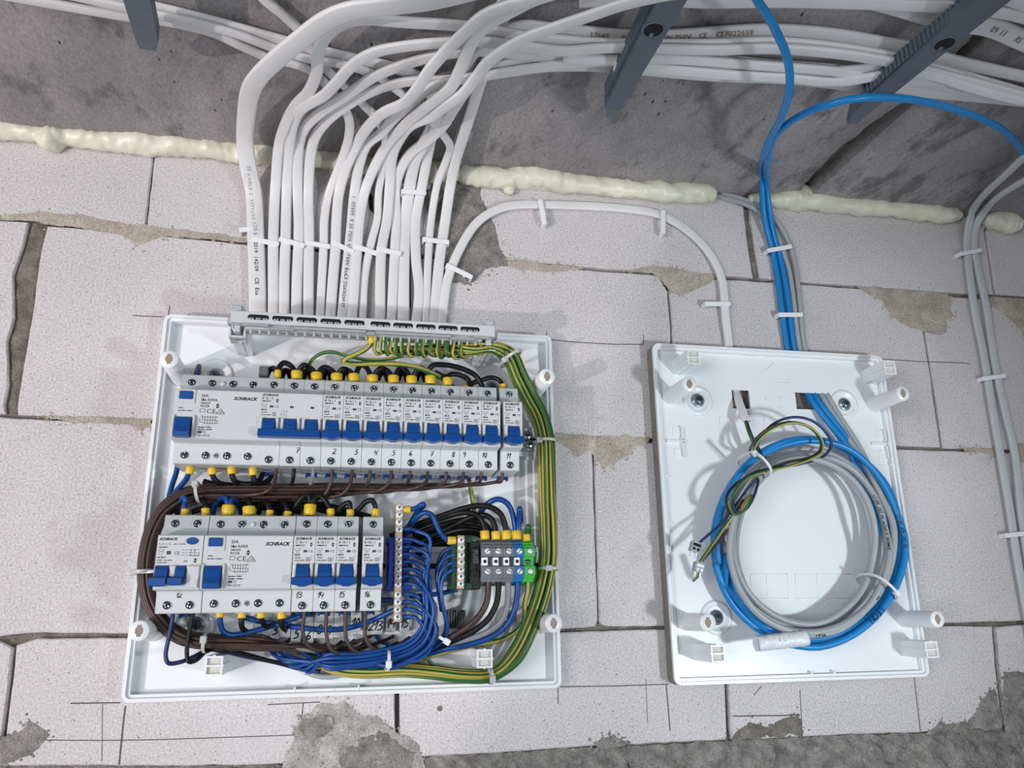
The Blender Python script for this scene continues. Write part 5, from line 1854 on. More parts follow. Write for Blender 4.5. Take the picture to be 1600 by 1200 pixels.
def terminal(x0p, x1p, material, label, marker=True, green=False):
    d = 0.052
    xa, xb = P(x0p, 877, d).x, P(x1p, 877, d).x
    zt, zb = P(780, 841, d).z, P(780, 914, d).z
    xc = (xa + xb) / 2
    root = empty('terminal_block', (xc, -0.016, (zt + zb) / 2), label, 'terminal block', 'terminal blocks on the lower rail')
    hw = (xb - xa) / 2 - 0.00012
    zc = (zt + zb) / 2
    hh = (zt - zb) / 2
    m = MB()
    prof = [(-hh, 0.016), (-hh, 0.036), (-hh + 0.003, 0.040), (-hh + 0.003, 0.043), (-hh + 0.006, 0.045), (-hh + 0.006, 0.048), (-hh + 0.009, 0.050), (-hh + 0.009, d),
            (-0.0045, d), (-0.0045, d - 0.006), (0.0045, d - 0.006), (0.0045, d), (hh - 0.009, d), (hh - 0.009, 0.050), (hh - 0.006, 0.048), (hh - 0.006, 0.045), (hh - 0.003, 0.043), (hh - 0.003, 0.040), (hh, 0.036), (hh, 0.016)]
    m.prism(prof, lambda u, v, q: (xc + q, -v, zc + u), -hw, hw)
    world_child(m.build('block_body', material, root))
    for z in (0.0092, -0.0088):
        m = MB()
        c = Vector((xc + 0.0004, -d, zc + z))
        m.lathe(c, (0, -1, 0), [(0.0031, -0.001), (0.0031, 0.0002), (0.0027, 0.0002)], 16, mi=1, cap=False)
        m.lathe(c, (0, -1, 0), [(0.0027, -0.001), (0.0027, 0.0006), (0.0002, 0.0007)], 16, mi=0)
        t_ = random.uniform(-1.2, 1.2)
        dv = Vector((math.cos(t_), 0, math.sin(t_)))
        nv = Vector((-dv.z, 0, dv.x))
        if not green:
            m.quad([c + Vector((0, -0.00085, 0)) + dv * s1 * 0.0025 + nv * s2 * 0.00035 for s1, s2 in ((-1, -1), (1, -1), (1, 1), (-1, 1))], 1)
        world_child(m.build('clamp_screw', ['zinc', 'screw_dark'], root, normals=False))
    m = MB()
    if marker:
        m.box(xc - hw * 0.95, xc + hw * 0.1, -d + 0.0002, -d + 0.0065, zc - 0.0036, zc + 0.0036, bev=0.0003)
        world_child(m.build('marker_tag', 'clip_white', root))
        m = MB()
        m.lathe(Vector((xc - hw * 0.42, -d + 0.0002, zc)), (0, -1, 0), [(0.0016, -0.0004), (0.0016, 0.0002)], 14)
        world_child(m.build('test_hole', 'hole', root))
    else:
        m.lathe(Vector((xc - 0.0006, -d + 0.006, zc)), (0, -1, 0), [(0.0022, -0.001), (0.0022, 0.0015), (0.0002, 0.0015)], 14)
        world_child(m.build('middle_screw', 'screw_dark', root))
    return root


terminal(752.5, 770, 'terminal_grey', 'grey terminal block beside the black end stop')
terminal(770, 786.5, 'terminal_grey', 'grey terminal block in the middle of the three grey ones')
terminal(786.5, 803.5, 'terminal_grey', 'grey terminal block next to the blue terminal block')
terminal(803.5, 819.5, 'terminal_blue', 'blue terminal block between the grey and green ones')
terminal(819.5, 836.5, 'terminal_green', 'bright green terminal block at the end of the lower rail', marker=False, green=True)

# ================================================================== WIRES INSIDE THE LARGE BOARD
ORD = ['first', 'second', 'third', 'fourth', 'fifth', 'sixth', 'seventh', 'eighth', 'ninth', 'tenth', 'eleventh', 'twelfth', 'thirteenth', 'last']


def wire(pts, r, material, label, group=None, ferrules=(), n=6, name='wire', sides=8):
    """one insulated wire; material 'yg' is green with yellow stripes; ferrules: (p0, p1, radius, material) in pixels"""
    ctrl = [pt(q) if not isinstance(q, Vector) else q for q in pts]
    sp = spline(ctrl, n)
    m = MB()
    if material == 'yg':
        m.tube(sp, r, 10, mi=0, stripe=(1, 2, random.uniform(-3, 3)), twist=random.uniform(0, 6))
        o = m.build(name, ['wire_green', 'wire_yellow'], normals=False)
    else:
        m.tube(sp, r, sides)
        o = m.build(name, material, normals=False)
    tag(o, label, 'wire', group)
    for f in ferrules:
        A, B = pt(f[0]), pt(f[1])
        m = MB()
        ax = B - A
        L_ = ax.length
        m.lathe(A, ax, [(f[2] * 0.92, 0), (f[2], L_ * 0.08), (f[2] * 1.04, L_ * 0.9), (f[2] * 0.9, L_), (f[2] * 0.6, L_)], 14)
        c = m.build('ferrule', f[3] if len(f) > 3 else 'ferrule_yellow', o)
        c.matrix_parent_inverse = Matrix.Translation(-o.location)
    return o


def offset_path(center, off, doff):
    """px path shifted sideways by off pixels and forward by doff metres"""
    out = []
    n = len(center)
    for i in range(n):
        a_, b_ = center[max(i - 1, 0)], center[min(i + 1, n - 1)]
        tx, ty = b_[0] - a_[0], b_[1] - a_[1]
        l_ = math.hypot(tx, ty) or 1.0
        o_ = off(i) if callable(off) else off
        out.append((center[i][0] + ty / l_ * o_, center[i][1] - tx / l_ * o_, max(0.0095, center[i][2] + doff)))
    return out


# ---- brown phase wires: breaker -> bundle round the lower row -> cut cable ends
BC = [(400, 769, .030), (316, 771, .030), (285, 778, .030), (258, 796, .030), (240, 825, .030), (229, 865, .030), (227, 905, .030), (234, 940, .030), (251, 970, .030), (281, 994, .030), (322, 1003, .030), (370, 1004, .028), (410, 1005, .026)]
drops = [(431, 'wire_brown', '1'), (459, 'wire_black', '1b'), (489, 'wire_grey', '1c'), (519, 'wire_brown', '2'), (550, 'wire_brown', '3'), (578, 'wire_brown', '4'), (611, 'wire_brown', '5'), (640, 'wire_brown', '6'), (668, 'wire_brown', '7'), (697, 'wire_brown', '8'), (724, 'wire_brown', '9'), (752, 'wire_brown', '10'), (785, 'wire_brown', '11')]
slots = [(-13, .004), (-13, -.006), (-9, -.012), (-8, .008), (-4, .012), (-4, -.002), (0, .006), (1, -.010), (4, .012), (5, 0.0), (8, .008), (9, -.008), (12, 0.0)]
order = [4, 1, 2, 0, 3, 5, 6, 7, 8, 9, 10, 11, 12]
ends = [(452, 1010), (470, 1016), (520, 1022), (430, 1000), (446, 1004), (462, 1010), (480, 1014), (500, 1018), (520, 1012), (540, 1010), (556, 1014), (480, 1022), (500, 1026)]
for k, (x, mt, num) in enumerate(drops):
    off, dd = slots[order[k]]
    yb = 769 - off
    pts = [(x + 0.5, 730, .046), (x, 741, .046), (x - 2, 752, .044 + dd * 0.3)]
    run = max(60, min(150, (x - 330) * 0.45))
    pts += [(x - 12, yb - 6 + off * 0.2, .038 + dd), (x - 34, yb, .031 + dd)]
    xx = x - 34 - run * 0.6
    while xx > 420:
        pts.append((xx, yb + random.uniform(-1.2, 1.2), .030 + dd + random.uniform(-.001, .001)))
        xx -= 70
    q_ = offset_path(BC, lambda i, off=off: -off * (1.0 if i < 3 else 0.82), dd)
    pts += [(a_, b_, c_) for a_, b_, c_ in q_ if a_ < x - 40]
    ex, ey = ends[k]
    pts += [((410 + ex) / 2 + 4, (1005 + ey) / 2, .022), (ex, ey, .013), (ex + 14, ey - 10, .008)]
    colr = {'wire_brown': 'brown', 'wire_black': 'black', 'wire_grey': 'grey'}[mt]
    if num == '1':
        lab = 'brown wire from the first pole of the three-pole breaker into the bundle'
    elif num == '1b':
        lab = 'black wire from the middle pole of the three-pole breaker into the brown bundle'
    elif num == '1c':
        lab = 'grey wire from the last pole of the three-pole breaker into the brown bundle'
    else:
        lab = 'brown wire from under the breaker marked %s into the bundle' % WORDS[int(num)]
    wire(pts, 0.00165, mt, lab, 'phase wires bundled round the lower row')

# short brown wires below breakers 13 to 16
for k, (pts, num) in enumerate([([(476, 952, .046), (475, 962, .046), (473, 985, .044), (481, 1008, .040), (500, 1016, .034), (530, 1011, .026), (570, 998, .016), (585, 990, .009)], 13),
                                ([(510, 952, .046), (510, 962, .046), (510, 992, .046), (517, 1014, .044), (536, 1022, .038), (560, 1014, .030), (600, 1001, .016), (615, 994, .009)], 14),
                                ([(540, 950, .046), (540, 960, .046), (541, 998, .046), (551, 1015, .044), (572, 1020, .036), (600, 1014, .022), (622, 1004, .010)], 15),
                                ([(571, 948, .046), (571, 958, .046), (571, 996, .046), (580, 1011, .044), (600, 1015, .034), (625, 1006, .018), (640, 996, .009)], 16)]):
    wire(pts, 0.00165, 'wire_brown', 'brown wire hooking down from under the breaker marked %s' % WORDS[num], 'short phase wires under the lower row')

# ---- neutral wires: busbar -> blue bundle -> to the cut cable ends
NC = [(674, 905, .040), (675, 945, .040), (672, 978, .038), (661, 1003, .036), (637, 1020, .034), (603, 1030, .032), (555, 1037, .030), (510, 1039, .027)]
nb_y = [(827.4, 12), (843, 10), (855, 8), (866.4, 6), (878, 3), (889.6, 1), (901, -1), (912.4, -4), (929, -7), (940.6, -9), (952.4, -11), (964, -12)]
nends = [(478, 1050), (468, 1046), (452, 1041), (440, 1034), (434, 1029), (446, 1027), (470, 1024), (490, 1022), (520, 1020), (550, 1018), (580, 1013), (600, 1008)]
for k, (y0, off) in enumerate(nb_y):
    dd = [0.010, 0.004, 0.012, -0.002, 0.009, 0.002, 0.012, 0.005, -0.004, 0.010, 0.001, 0.006][k]
    pts = [(629, y0, .0465), (640, y0 - 0.5, .048), (652, y0 + 3, .049 + dd * 0.4)]
    j = 0
    q_ = offset_path(NC, lambda i, off=off: -off * (1.0 if i < 3 else 1.25), dd)
    q_ = [a_ for a_ in q_ if a_[1] > y0 + 26 or a_[0] < 660]
    if y0 < 900:
        pts.append((664 + off * 0.6, y0 + 13, .047 + dd))
    pts += q_
    ex, ey = nends[k]
    pts = [p_ for p_ in pts if p_[0] > ex + 14] + [(ex + 8, ey, .022), (ex - 6, ey - 6, .012), (ex - 12, ey - 14, .008)]
    nth = ['fourth', 'fifth', 'sixth', 'seventh', 'eighth', 'ninth', 'tenth', 'eleventh', 'twelfth', 'thirteenth', 'fourteenth', 'lowest'][k]
    wire(pts, 0.00175, 'wire_blue', 'blue wire curving down from the %s screw of the tall neutral busbar' % nth, 'neutral wires in the blue bundle')

# wires from the short busbar
for k, (y0, pts) in enumerate([(855.6, [(714, 856, .046), (703, 857, .046), (692, 864, .044), (684, 882, .042), (683, 905, .040), (686, 930, .036), (690, 955, .032)]),
                               (867, [(714, 867, .046), (704, 868, .048), (692, 876, .048), (685, 890, .046), (684, 912, .044), (689, 940, .040), (696, 965, .036), (697, 985, .034), (690, 998, .032), (670, 1012, .026)]),
                               (878.4, [(714, 879, .046), (704, 880, .050), (693, 888, .050), (687, 902, .048), (687, 922, .046), (692, 950, .042), (697, 972, .038), (694, 992, .034), (676, 1010, .026)]),
                               (890, [(714, 890, .046), (705, 891, .052), (696, 898, .052), (690, 912, .050), (691, 940, .048), (696, 962, .044), (699, 980, .040), (693, 1000, .034), (672, 1016, .026)])]):
    wire(pts, 0.00175, 'wire_blue', 'blue wire curving away from the %s screw of the short busbar' % ['second', 'third', 'fourth', 'fifth'][k], 'blue wires of the short busbar')

# ---- thick blue links
wire([(641, 796, .046), (650, 794, .050), (660, 788, .056), (662, 790, .050), (652, 800, .040), (641, 818, .030), (632, 834, .018), (626, 850, .012)], 0.0024, 'wire_blue', 'thick blue link bending from the top screw of the neutral busbar',
     ferrules=[((631, 796.5, .046), (642, 796, .047), 0.0034)])
wire([(628, 848, .014), (638, 828, .030), (650, 810, .044), (664, 801, .050), (675, 805, .050), (682, 820, .049), (690, 836, .048), (700, 845, .047)], 0.0024, 'wire_blue', 'thick blue link arching from the neutral busbar to the short busbar',
     ferrules=[((699, 844.5, .047), (712, 844.5, .0465), 0.0037)])
wire([(344, 962, .046), (344, 972, .044), (348, 985, .040), (360, 992, .036), (385, 989, .032), (430, 976, .026), (469, 962, .020), (490, 955, .014)], 0.0024, 'wire_blue', 'thick blue wire looping from the first lower ferrule of the lower four-pole breaker',
     ferrules=[((344, 952, .046), (343.5, 965, .046), 0.0034)])
wire([(380, 964, .022), (412, 972, .024), (450, 978, .028), (506, 984, .032), (545, 981, .034), (585, 968, .036), (612, 955, .042), (621, 952, .044)], 0.0024, 'wire_blue', 'thick blue wire sagging below the breakers to the neutral busbar')
wire([(590, 938, .030), (604, 938, .036), (616, 939, .042)], 0.0026, 'wire_blue', 'straight blue stub behind the breaker marked sixteen to the neutral busbar')
wire([(640, 932, .020), (665, 930, .022), (690, 927, .022), (715, 921, .024)], 0.0022, 'wire_blue', 'blue wire passing behind the blue bundle to the green holder')
wire([(296, 738, .046), (290, 750, .040), (278, 764, .030), (268, 778, .020), (262, 794, .014)], 0.0024, 'wire_blue', 'blue wire from the lower corner ferrule of the upper four-pole breaker',
     ferrules=[((297.5, 729, .046), (295.5, 741, .046), 0.0036)])
wire([(278, 727, .030), (275, 740, .026), (269, 758, .018), (264, 776, .012)], 0.0024, 'wire_blue', 'blue wire straight down under the corner of the upper four-pole breaker')
wire([(285, 800, .046), (288, 790, .046), (290, 781, .050), (286, 778, .046), (280, 790, .034), (276, 806, .022)], 0.0024, 'wire_blue', 'blue wire doubling over above the two-module breaker',
     ferrules=[((288, 806, .046), (289.5, 795, .046), 0.0032)])
wire([(332, 806, .024), (336, 790, .030), (344, 779, .038), (352, 778, .044), (355, 786, .046), (355, 794, .046)], 0.0024, 'wire_blue', 'blue wire entering the largest ferrule of the lower four-pole breaker',
     ferrules=[((355.5, 806, .046), (357, 789, .046), 0.0052)])
wire([(359, 794, .046), (360, 785, .046), (364, 780, .042), (371, 787, .034), (377, 802, .022)], 0.0024, 'wire_blue', 'second blue wire sharing the largest ferrule of the lower four-pole breaker')
wire([(307, 584, .020), (309, 577, .026), (311, 572, .034), (310, 580, .042), (309, 590, .046)], 0.0024, 'wire_navy', 'dark blue wire end standing up behind the upper four-pole breaker')

# ---- black links over the upper row
FX = [(434, 584, .0030), (463.6, 585.5, .0050), (494.5, 588, .0050), (526, 589.5, .0052), (553, 590, .0052), (582, 592, .0050), (614.7, 592.5, .0050), (643, 593.5, .0050), (672.5, 593, .0050), (699.5, 596, .0046)]
for k in range(len(FX) - 1):
    (x0, y0, r0), (x1, y1, r1) = FX[k], FX[k + 1]
    a_ = x0 + (3 if k else 0)
    b_ = x1 - 3
    hgt = [17, 15, 14, 13, 20, 16, 17, 17, 10][k]
    wire([(a_, y0 + 4, .046), (a_ + 1, y0 - 7, .046), ((a_ * 2 + b_) / 3, y0 - hgt, .044 + 0.004 * (k % 2)), ((a_ + b_ * 2) / 3, y1 - hgt + 1, .043), (b_ - 1, y1 - 7, .046), (b_, y1 + 4, .046)],
         0.0026, 'wire_black', 'black link wire over the upper row, %s from the four-pole breaker' % ORD[k], 'black link wires over the upper row',
         ferrules=[((x0, y0 + 8, .0465), (x0, y0 - 5.5, .0465), r0)] + ([((x1, y1 + 8, .0465), (x1, y1 - 5.5, .0465), r1)] if k == len(FX) - 2 else []))
wire([(671, 592, .046), (671, 578, .047), (676, 571, .048), (695, 570, .048), (722, 576, .046), (742, 586, .044), (752, 600, .044), (755, 612, .044)], 0.0026, 'wire_black', 'longest black link wire arching over the end of the upper row')
wire([(699, 594, .046), (702, 586, .044), (715, 585, .042), (730, 592, .040), (736, 604, .042)], 0.0026, 'wire_black', 'black link wire bending back behind the breakers marked eight and nine')
wire([(728, 606, .046), (735, 600, .044), (752, 594, .042), (768, 590, .042), (780, 594, .044), (786, 603, .046)], 0.0024, 'wire_black', 'black link wire ending at the breaker marked eleven',
     ferrules=[((786.5, 612, .046), (785.5, 600, .046), 0.0030), ((728, 612, .046), (728, 602, .046), 0.0030)])
wire([(417, 586, .036), (421, 578, .036), (428, 576, .038), (433, 582, .044), (434, 588, .046)], 0.0028, 'wire_black', 'first black link wire, at the corner of the three-pole breaker')
for k, (x, w_) in enumerate([(447, 9), (480, 8), (511, 7), (541, 8), (598, 9), (629, 8), (657, 8)]):
    wire([(x - w_, 592 + k * 0.4, .030), (x - 3, 580 + k * 0.6, .032), (x + 4, 581 + k * 0.6, .030), (x + w_, 593 + k * 0.4, .026)], 0.0032, 'wire_black', 'dark link wire low behind the yellow ferrules of the upper row', 'dark links behind the ferrules of the upper row')
m = MB()
a_ = P(413, 580, .040)
m.box(a_.x - 0.0045, a_.x + 0.004, -0.044, -0.030, a_.z - 0.006, a_.z + 0.004, bev=0.0008)
tag(m.build('link_end_cap', 'device_dark'), 'small grey end cap beside the first black link wire', 'end cap')

# ---- black wires under the upper row and over the lower row
for pts, lab, fr in [
    ([(331, 740, .046), (336, 750, .044), (346, 756, .038), (362, 758, .030), (380, 762, .020)], 'black wire from the second lower ferrule of the upper four-pole breaker', [((331, 731, .046), (332, 742, .046), 0.0036)]),
    ([(362, 740, .046), (366, 750, .044), (374, 755, .038), (392, 756, .034), (405, 750, .030), (412, 738, .024)], 'black wire from the third lower ferrule of the upper four-pole breaker', [((361, 730, .046), (362.5, 741, .046), 0.0036)]),
    ([(395, 742, .046), (398, 752, .044), (406, 756, .036), (420, 750, .026), (426, 738, .018)], 'black wire from the last lower ferrule of the upper four-pole breaker', [((394.5, 731, .046), (395.5, 743, .046), 0.0034)]),
    ([(322, 800, .046), (321, 790, .046), (316, 780, .040), (305, 775, .024)], 'black wire into the second top ferrule of the two-module breaker', [((321, 806, .046), (321, 794, .046), 0.0034)]),
    ([(390, 800, .046), (390, 786, .044), (384, 776, .036), (366, 772, .020), (340, 776, .012)], 'black wire into the second large ferrule of the lower four-pole breaker', [((389, 806, .046), (389, 791, .046), 0.0054)]),
    ([(421, 802, .046), (420, 792, .046), (415, 784, .040), (408, 786, .030), (404, 802, .018)], 'black wire looping into the third top ferrule of the lower four-pole breaker', [((421, 808, .046), (422, 797, .046), 0.0032)]),
    ([(449, 803, .046), (448, 793, .046), (442, 784, .040), (434, 780, .030), (428, 790, .018)], 'black wire looping into the last top ferrule of the lower four-pole breaker', [((449, 809, .046), (450, 799, .046), 0.0034)]),
    ([(452, 806, .036), (462, 790, .042), (474, 776, .046), (482, 775, .046), (484, 786, .046), (484, 796, .046)], 'black wire rising to the large ferrule of the breaker marked thirteen', [((483.5, 806, .046), (485, 788, .046), 0.0052)]),
    ([(488, 792, .046), (490, 780, .046), (498, 774, .044), (508, 782, .044), (516, 796, .046)], 'black link wire between the breakers marked thirteen and fourteen', [((517, 808, .046), (516.5, 795, .046), 0.0034)]),
    ([(518, 806, .040), (528, 798, .042), (538, 788, .044), (546, 786, .046), (547, 796, .046)], 'black link wire between the breakers marked fourteen and fifteen', [((547, 808, .046), (547.5, 796, .046), 0.0034)]),
    ([(552, 804, .040), (562, 794, .042), (572, 784, .046), (581, 782, .048), (586, 790, .047), (587, 798, .046)], 'black link wire hopping over to the breaker marked sixteen', [((586, 808, .046), (587, 795, .046), 0.0036)]),
    ([(378, 964, .046), (377, 974, .045), (379, 982, .040), (384, 986, .030)], 'black wire stub from the second lower ferrule of the lower four-pole breaker', [((378.5, 954, .046), (377.5, 966, .046), 0.0034)]),
    ([(408, 964, .046), (410, 972, .042), (416, 978, .034), (424, 978, .022)], 'black wire stub from the third lower ferrule of the lower four-pole breaker', [((408, 954, .046), (408, 966, .046), 0.0034)]),
    ([(440, 966, .046), (440, 974, .044), (442, 980, .036), (446, 984, .024)], 'black wire stub from the last lower ferrule of the lower four-pole breaker', [((439, 955, .046), (440, 967, .046), 0.0034)]),
]:
    wire(pts, 0.0024, 'wire_black', lab, 'black wires between the breaker rows', ferrules=fr)
# black wires low in the shade between the two rows
for k, pts in enumerate([[(318, 752, .016), (360, 766, .018), (420, 790, .018), (470, 800, .018)], [(330, 760, .022), (400, 784, .022), (470, 790, .022), (540, 806, .020)],
                         [(420, 796, .018), (470, 786, .020), (520, 792, .020), (580, 808, .018)], [(300, 800, .016), (340, 788, .018), (400, 790, .018), (440, 804, .018)]]):
    wire(pts, 0.0026, 'wire_black', 'black wire lying deep between the two breaker rows', 'black wires deep between the rows')

# ---- black feed wires to the grey terminals
for k, (pts, fr) in enumerate([
    ([(759, 838, .042), (757, 824, .042), (750, 809, .042), (738, 802, .042), (722, 801, .040), (695, 808, .034), (660, 820, .026), (625, 838, .018)], ((758, 843, .042), (757, 829, .042), .0042)),
    ([(775, 838, .042), (773, 822, .042), (767, 810, .042), (757, 805, .042), (742, 806, .038), (715, 818, .032), (675, 838, .024), (640, 856, .016)], ((775, 843, .042), (774.5, 830, .042), .0042)),
    ([(791, 838, .042), (789, 820, .044), (782, 803, .046), (768, 793, .046), (748, 790, .044), (722, 795, .040), (690, 806, .034), (645, 822, .026), (610, 838, .018)], ((791.5, 843, .042), (790, 829, .042), .0044))]):
    wire(pts, 0.0027, 'wire_black', 'black feed wire arching into the %s grey terminal block' % ['first', 'second', 'third'][k], 'black feed wires of the grey terminals', ferrules=[fr])
for k, pts in enumerate([[(640, 846, .014), (680, 832, .018), (720, 822, .022), (752, 826, .024), (770, 838, .022)], [(640, 860, .012), (690, 842, .016), (735, 832, .018), (765, 842, .018)], [(645, 836, .022), (690, 820, .026), (730, 812, .030), (756, 818, .030), (768, 832, .028)],
                         [(650, 866, .012), (690, 852, .013), (720, 838, .014)]]):
    wire(pts, 0.0027, 'wire_black', 'black wire in the dark bundle behind the busbars', 'black wires behind the busbars')
wire([(806, 838, .042), (804, 818, .042), (800, 800, .044), (792, 786, .046), (779, 780, .046), (766, 784, .044), (755, 795, .036), (746, 806, .026)], 0.0026, 'wire_blue', 'blue wire arching over into the blue terminal block', ferrules=[((807.5, 843, .042), (806.5, 829, .042), .0046)])
wire([(810, 838, .042), (810, 822, .044), (811, 806, .048), (812, 795, .052), (813, 800, .044), (814, 815, .030)], 0.0026, 'wire_blue', 'blue wire standing upright above the blue terminal block')
wire([(822, 842, .040), (823, 832, .042), (825, 823, .046), (826, 826, .038), (826, 838, .026)], 0.0026, 'wire_green', 'green wire stub standing above the green terminal block', ferrules=[((823, 845, .040), (822, 834, .041), .0038)])
# ---- cables leaving below the terminals
for pts, mt, lab, r in [
    ([(763, 908, .040), (763, 920, .040), (760, 942, .040), (748, 963, .038), (724, 984, .034), (695, 1000, .028), (672, 1010, .020)], 'wire_brown', 'thick brown wire bending away under the first grey terminal', .0028),
    ([(779, 908, .040), (779, 922, .040), (775, 945, .040), (762, 968, .038), (738, 987, .034), (704, 1003, .028), (676, 1014, .020)], 'wire_black', 'thick black wire bending away under the second grey terminal', .0028),
    ([(794, 908, .040), (794, 928, .040), (791, 954, .040), (780, 974, .036), (754, 991, .032), (720, 1001, .028), (690, 1008, .022), (670, 1016, .018)], 'wire_grey', 'thick grey wire bending away under the third grey terminal', .0028),
    ([(809, 908, .040), (808, 928, .040), (804, 952, .040), (794, 974, .036), (772, 993, .032), (735, 1007, .028), (700, 1013, .024), (668, 1022, .018)], 'wire_blue', 'thick blue wire bending away under the blue terminal', .0028)]:
    wire(pts, r, mt, lab, 'feed wires below the terminals')
wire([(825, 908, .040), (824, 925, .040), (820, 945, .036), (821, 962, .030), (812, 982, .024), (785, 999, .020), (745, 1007, .018), (705, 1016, .016), (675, 1024, .014), (650, 1034, .012)], .0024, 'yg', 'green and yellow earth wire bending away under the green terminal')

# ---- navy and black pair hooking below the two-module breaker
wire([(270, 955, .046), (269, 968, .046), (264, 995, .044), (259, 1025, .042), (263, 1036, .042), (280, 1035, .040), (303, 1026, .036), (325, 1015, .030), (345, 1017, .024), (385, 1026, .020), (430, 1035, .018), (480, 1048, .014), (500, 1050, .010)], 0.0018, 'wire_navy', 'dark blue wire hooking down from the two-module breaker')
wire([(302, 955, .046), (300, 966, .046), (295, 990, .046), (292, 1022, .046), (295, 1034, .046), (306, 1032, .042), (322, 1018, .034), (340, 1014, .026), (375, 1020, .022), (420, 1032, .020), (460, 1040, .016), (490, 1046, .010)], 0.0018, 'wire_black', 'black wire hooking down from the two-module breaker')

# ---- green and yellow earth wires
YC = [(742, 545, .060), (770, 543, .056), (797, 558, .048), (811, 588, .042), (826, 618, .036), (843, 650, .032), (852, 685, .030), (854, 730, .029), (855, 780, .029), (857, 830, .029), (857, 872, .029), (850, 912, .030), (838, 952, .031), (821, 995, .031), (805, 1024, .030), (784, 1046, .028), (762, 1056, .026), (720, 1056, .024), (680, 1051, .022), (630, 1047, .020), (575, 1049, .018), (535, 1046, .015), (505, 1036, .012), (480, 1028, .0095)]
LOOPX = [588, 596, 604, 612, 620, 629, 640, 652, 661, 674, 686, 699, 710, 721]
YSL = [(-12, .004), (-10, -.006), (-8, .010), (-7, 0), (-4, -.009), (-3, .006), (-1, -.003), (1, .010), (2, 0.002), (4, -.008), (6, .007), (8, 0), (10, .005), (12, -.004)]
for k, x in enumerate(LOOPX):
    off, dd = YSL[(k * 5) % 14]
    y0 = 524 + (x - 588) * 0.056
    pts = [(x, y0 - 4, .066), (x - 1, y0 + 8, .068), (x - 3 + (k % 3), y0 + 22, .067), (x + 2, y0 + 29 - (k % 2) * 3, .063), (x + 12, y0 + 26 - (k % 3) * 3, .058)]
    if x < 700:
        pts.append(((x + 742) / 2, 552 - (k % 4) * 4, .056 + dd * 0.5))
    def thin(i):
        return 1.0 if 2 <= i <= 14 else (0.6 if i < 2 else 0.72)
    q_ = offset_path(YC, lambda i, off=off: -off * 0.95 * thin(i), dd)
    pts += [p_ for p_ in q_ if p_[1] > 556 or p_[0] > max(x + 24, 742)]
    if k % 3 == 1:
        pts = pts[:-1]
    wire(pts, 0.00185, 'yg', 'green and yellow earth wire, %s loop under the terminal strip' % ORD[k], 'earth wires down the side of the large board')
wire([(580, 536, .066), (572, 545, .066), (555, 554, .064), (541, 560, .062), (537, 565, .060), (548, 568, .058), (590, 568, .056), (630, 570, .054), (660, 577, .050), (685, 588, .044), (704, 600, .034), (712, 612, .020)], 0.0024, 'yg', 'thick earth wire doubling back from the yellow ferrule under the terminal strip',
     ferrules=[((580.5, 524, .067), (580, 537, .066), .0034)])
wire([(478, 590, .012), (480, 578, .020), (488, 562, .030), (503, 552, .036), (520, 550, .040), (542, 556, .046), (575, 562, .050), (605, 561, .052), (630, 556, .052)], 0.0018, 'yg', 'thin earth wire arching up from behind the breaker marked one')
wire([(731, 735, .014), (734, 755, .014), (738, 780, .014), (742, 805, .012), (744, 825, .010)], 0.0022, 'yg', 'earth wire crossing behind from the upper row to the terminals')
wire([(656, 1018, .020), (668, 1030, .018), (680, 1042, .016), (694, 1050, .014)], 0.0017, 'yg', 'short thin earth wire slanting off the blue bundle')
wire([(478, 1050, .010), (496, 1056, .012), (520, 1057, .012), (545, 1050, .012), (570, 1044, .010)], 0.0024, 'cable_grey', 'grey wire hanging lowest beneath the blue bundle')

# ---- cut cable ends with handwritten numbers behind the lower wires
for k, (x, y, s) in enumerate([(416, 978, ''), (430, 984, '3'), (446, 982, '4'), (463, 990, '5'), (482, 992, '6'), (499, 983, '8'), (514, 984, '9'), (530, 982, ''), (556, 972, '10'), (577, 978, '12'), (591, 977, '13'), (611, 973, '14'), (632, 973, '15'), (662, 975, '16')]):
    d_ = 0.011
    c = P(x, y, d_)
    root = empty('cable_end', P(x, y + 12, 0.0052), ('pale grey cut cable end with the handwritten number %s' % WORDS[int(s)]) if s else ['pale grey unmarked cable end beside the first ferrules of the lower row', 'pale grey unmarked cable end behind the sagging blue wire'][0 if x < 450 else 1], 'cable end', 'cut cable ends behind the lower wires')
    m = MB()
    m.box(c.x - 0.0046, c.x + 0.0046, -0.0140, -0.0055, c.z - 0.008, c.z + 0.016, bev=0.0012, seg=2)
    world_child(m.build('sheath', 'cable_grey_flat', root))
    if s:
        m = MB()
        hand_number(m, s, c.x - 0.0042 if len(s) > 1 else c.x - 0.002, c.z - 0.004, -0.01415, 0.0075, 0.0011)
        world_child(m.build('handwritten_number', 'ink', root, normals=False))
root = empty('cable_entry_comb', P(711, 980, 0.0055), 'dark grey toothed cable entry behind the blue bundle', 'cable entry')
for k in range(7):
    m = MB()
    a_ = P(699 + k * 4.1, 966, .012)
    m.box(a_.x - 0.0010, a_.x + 0.0010, -0.022, -0.0055, a_.z - 0.009, a_.z + 0.0075 - 0.0008 * (k % 3), bev=0.0003)
    world_child(m.build('tooth', 'cardboard_grey', root))
m = MB()
a_, b_ = P(697, 981, .012), P(727, 956, .012)
m.box(a_.x, b_.x, -0.014, -0.0055, a_.z, b_.z)
world_child(m.build('comb_back', 'cardboard_grey', root))


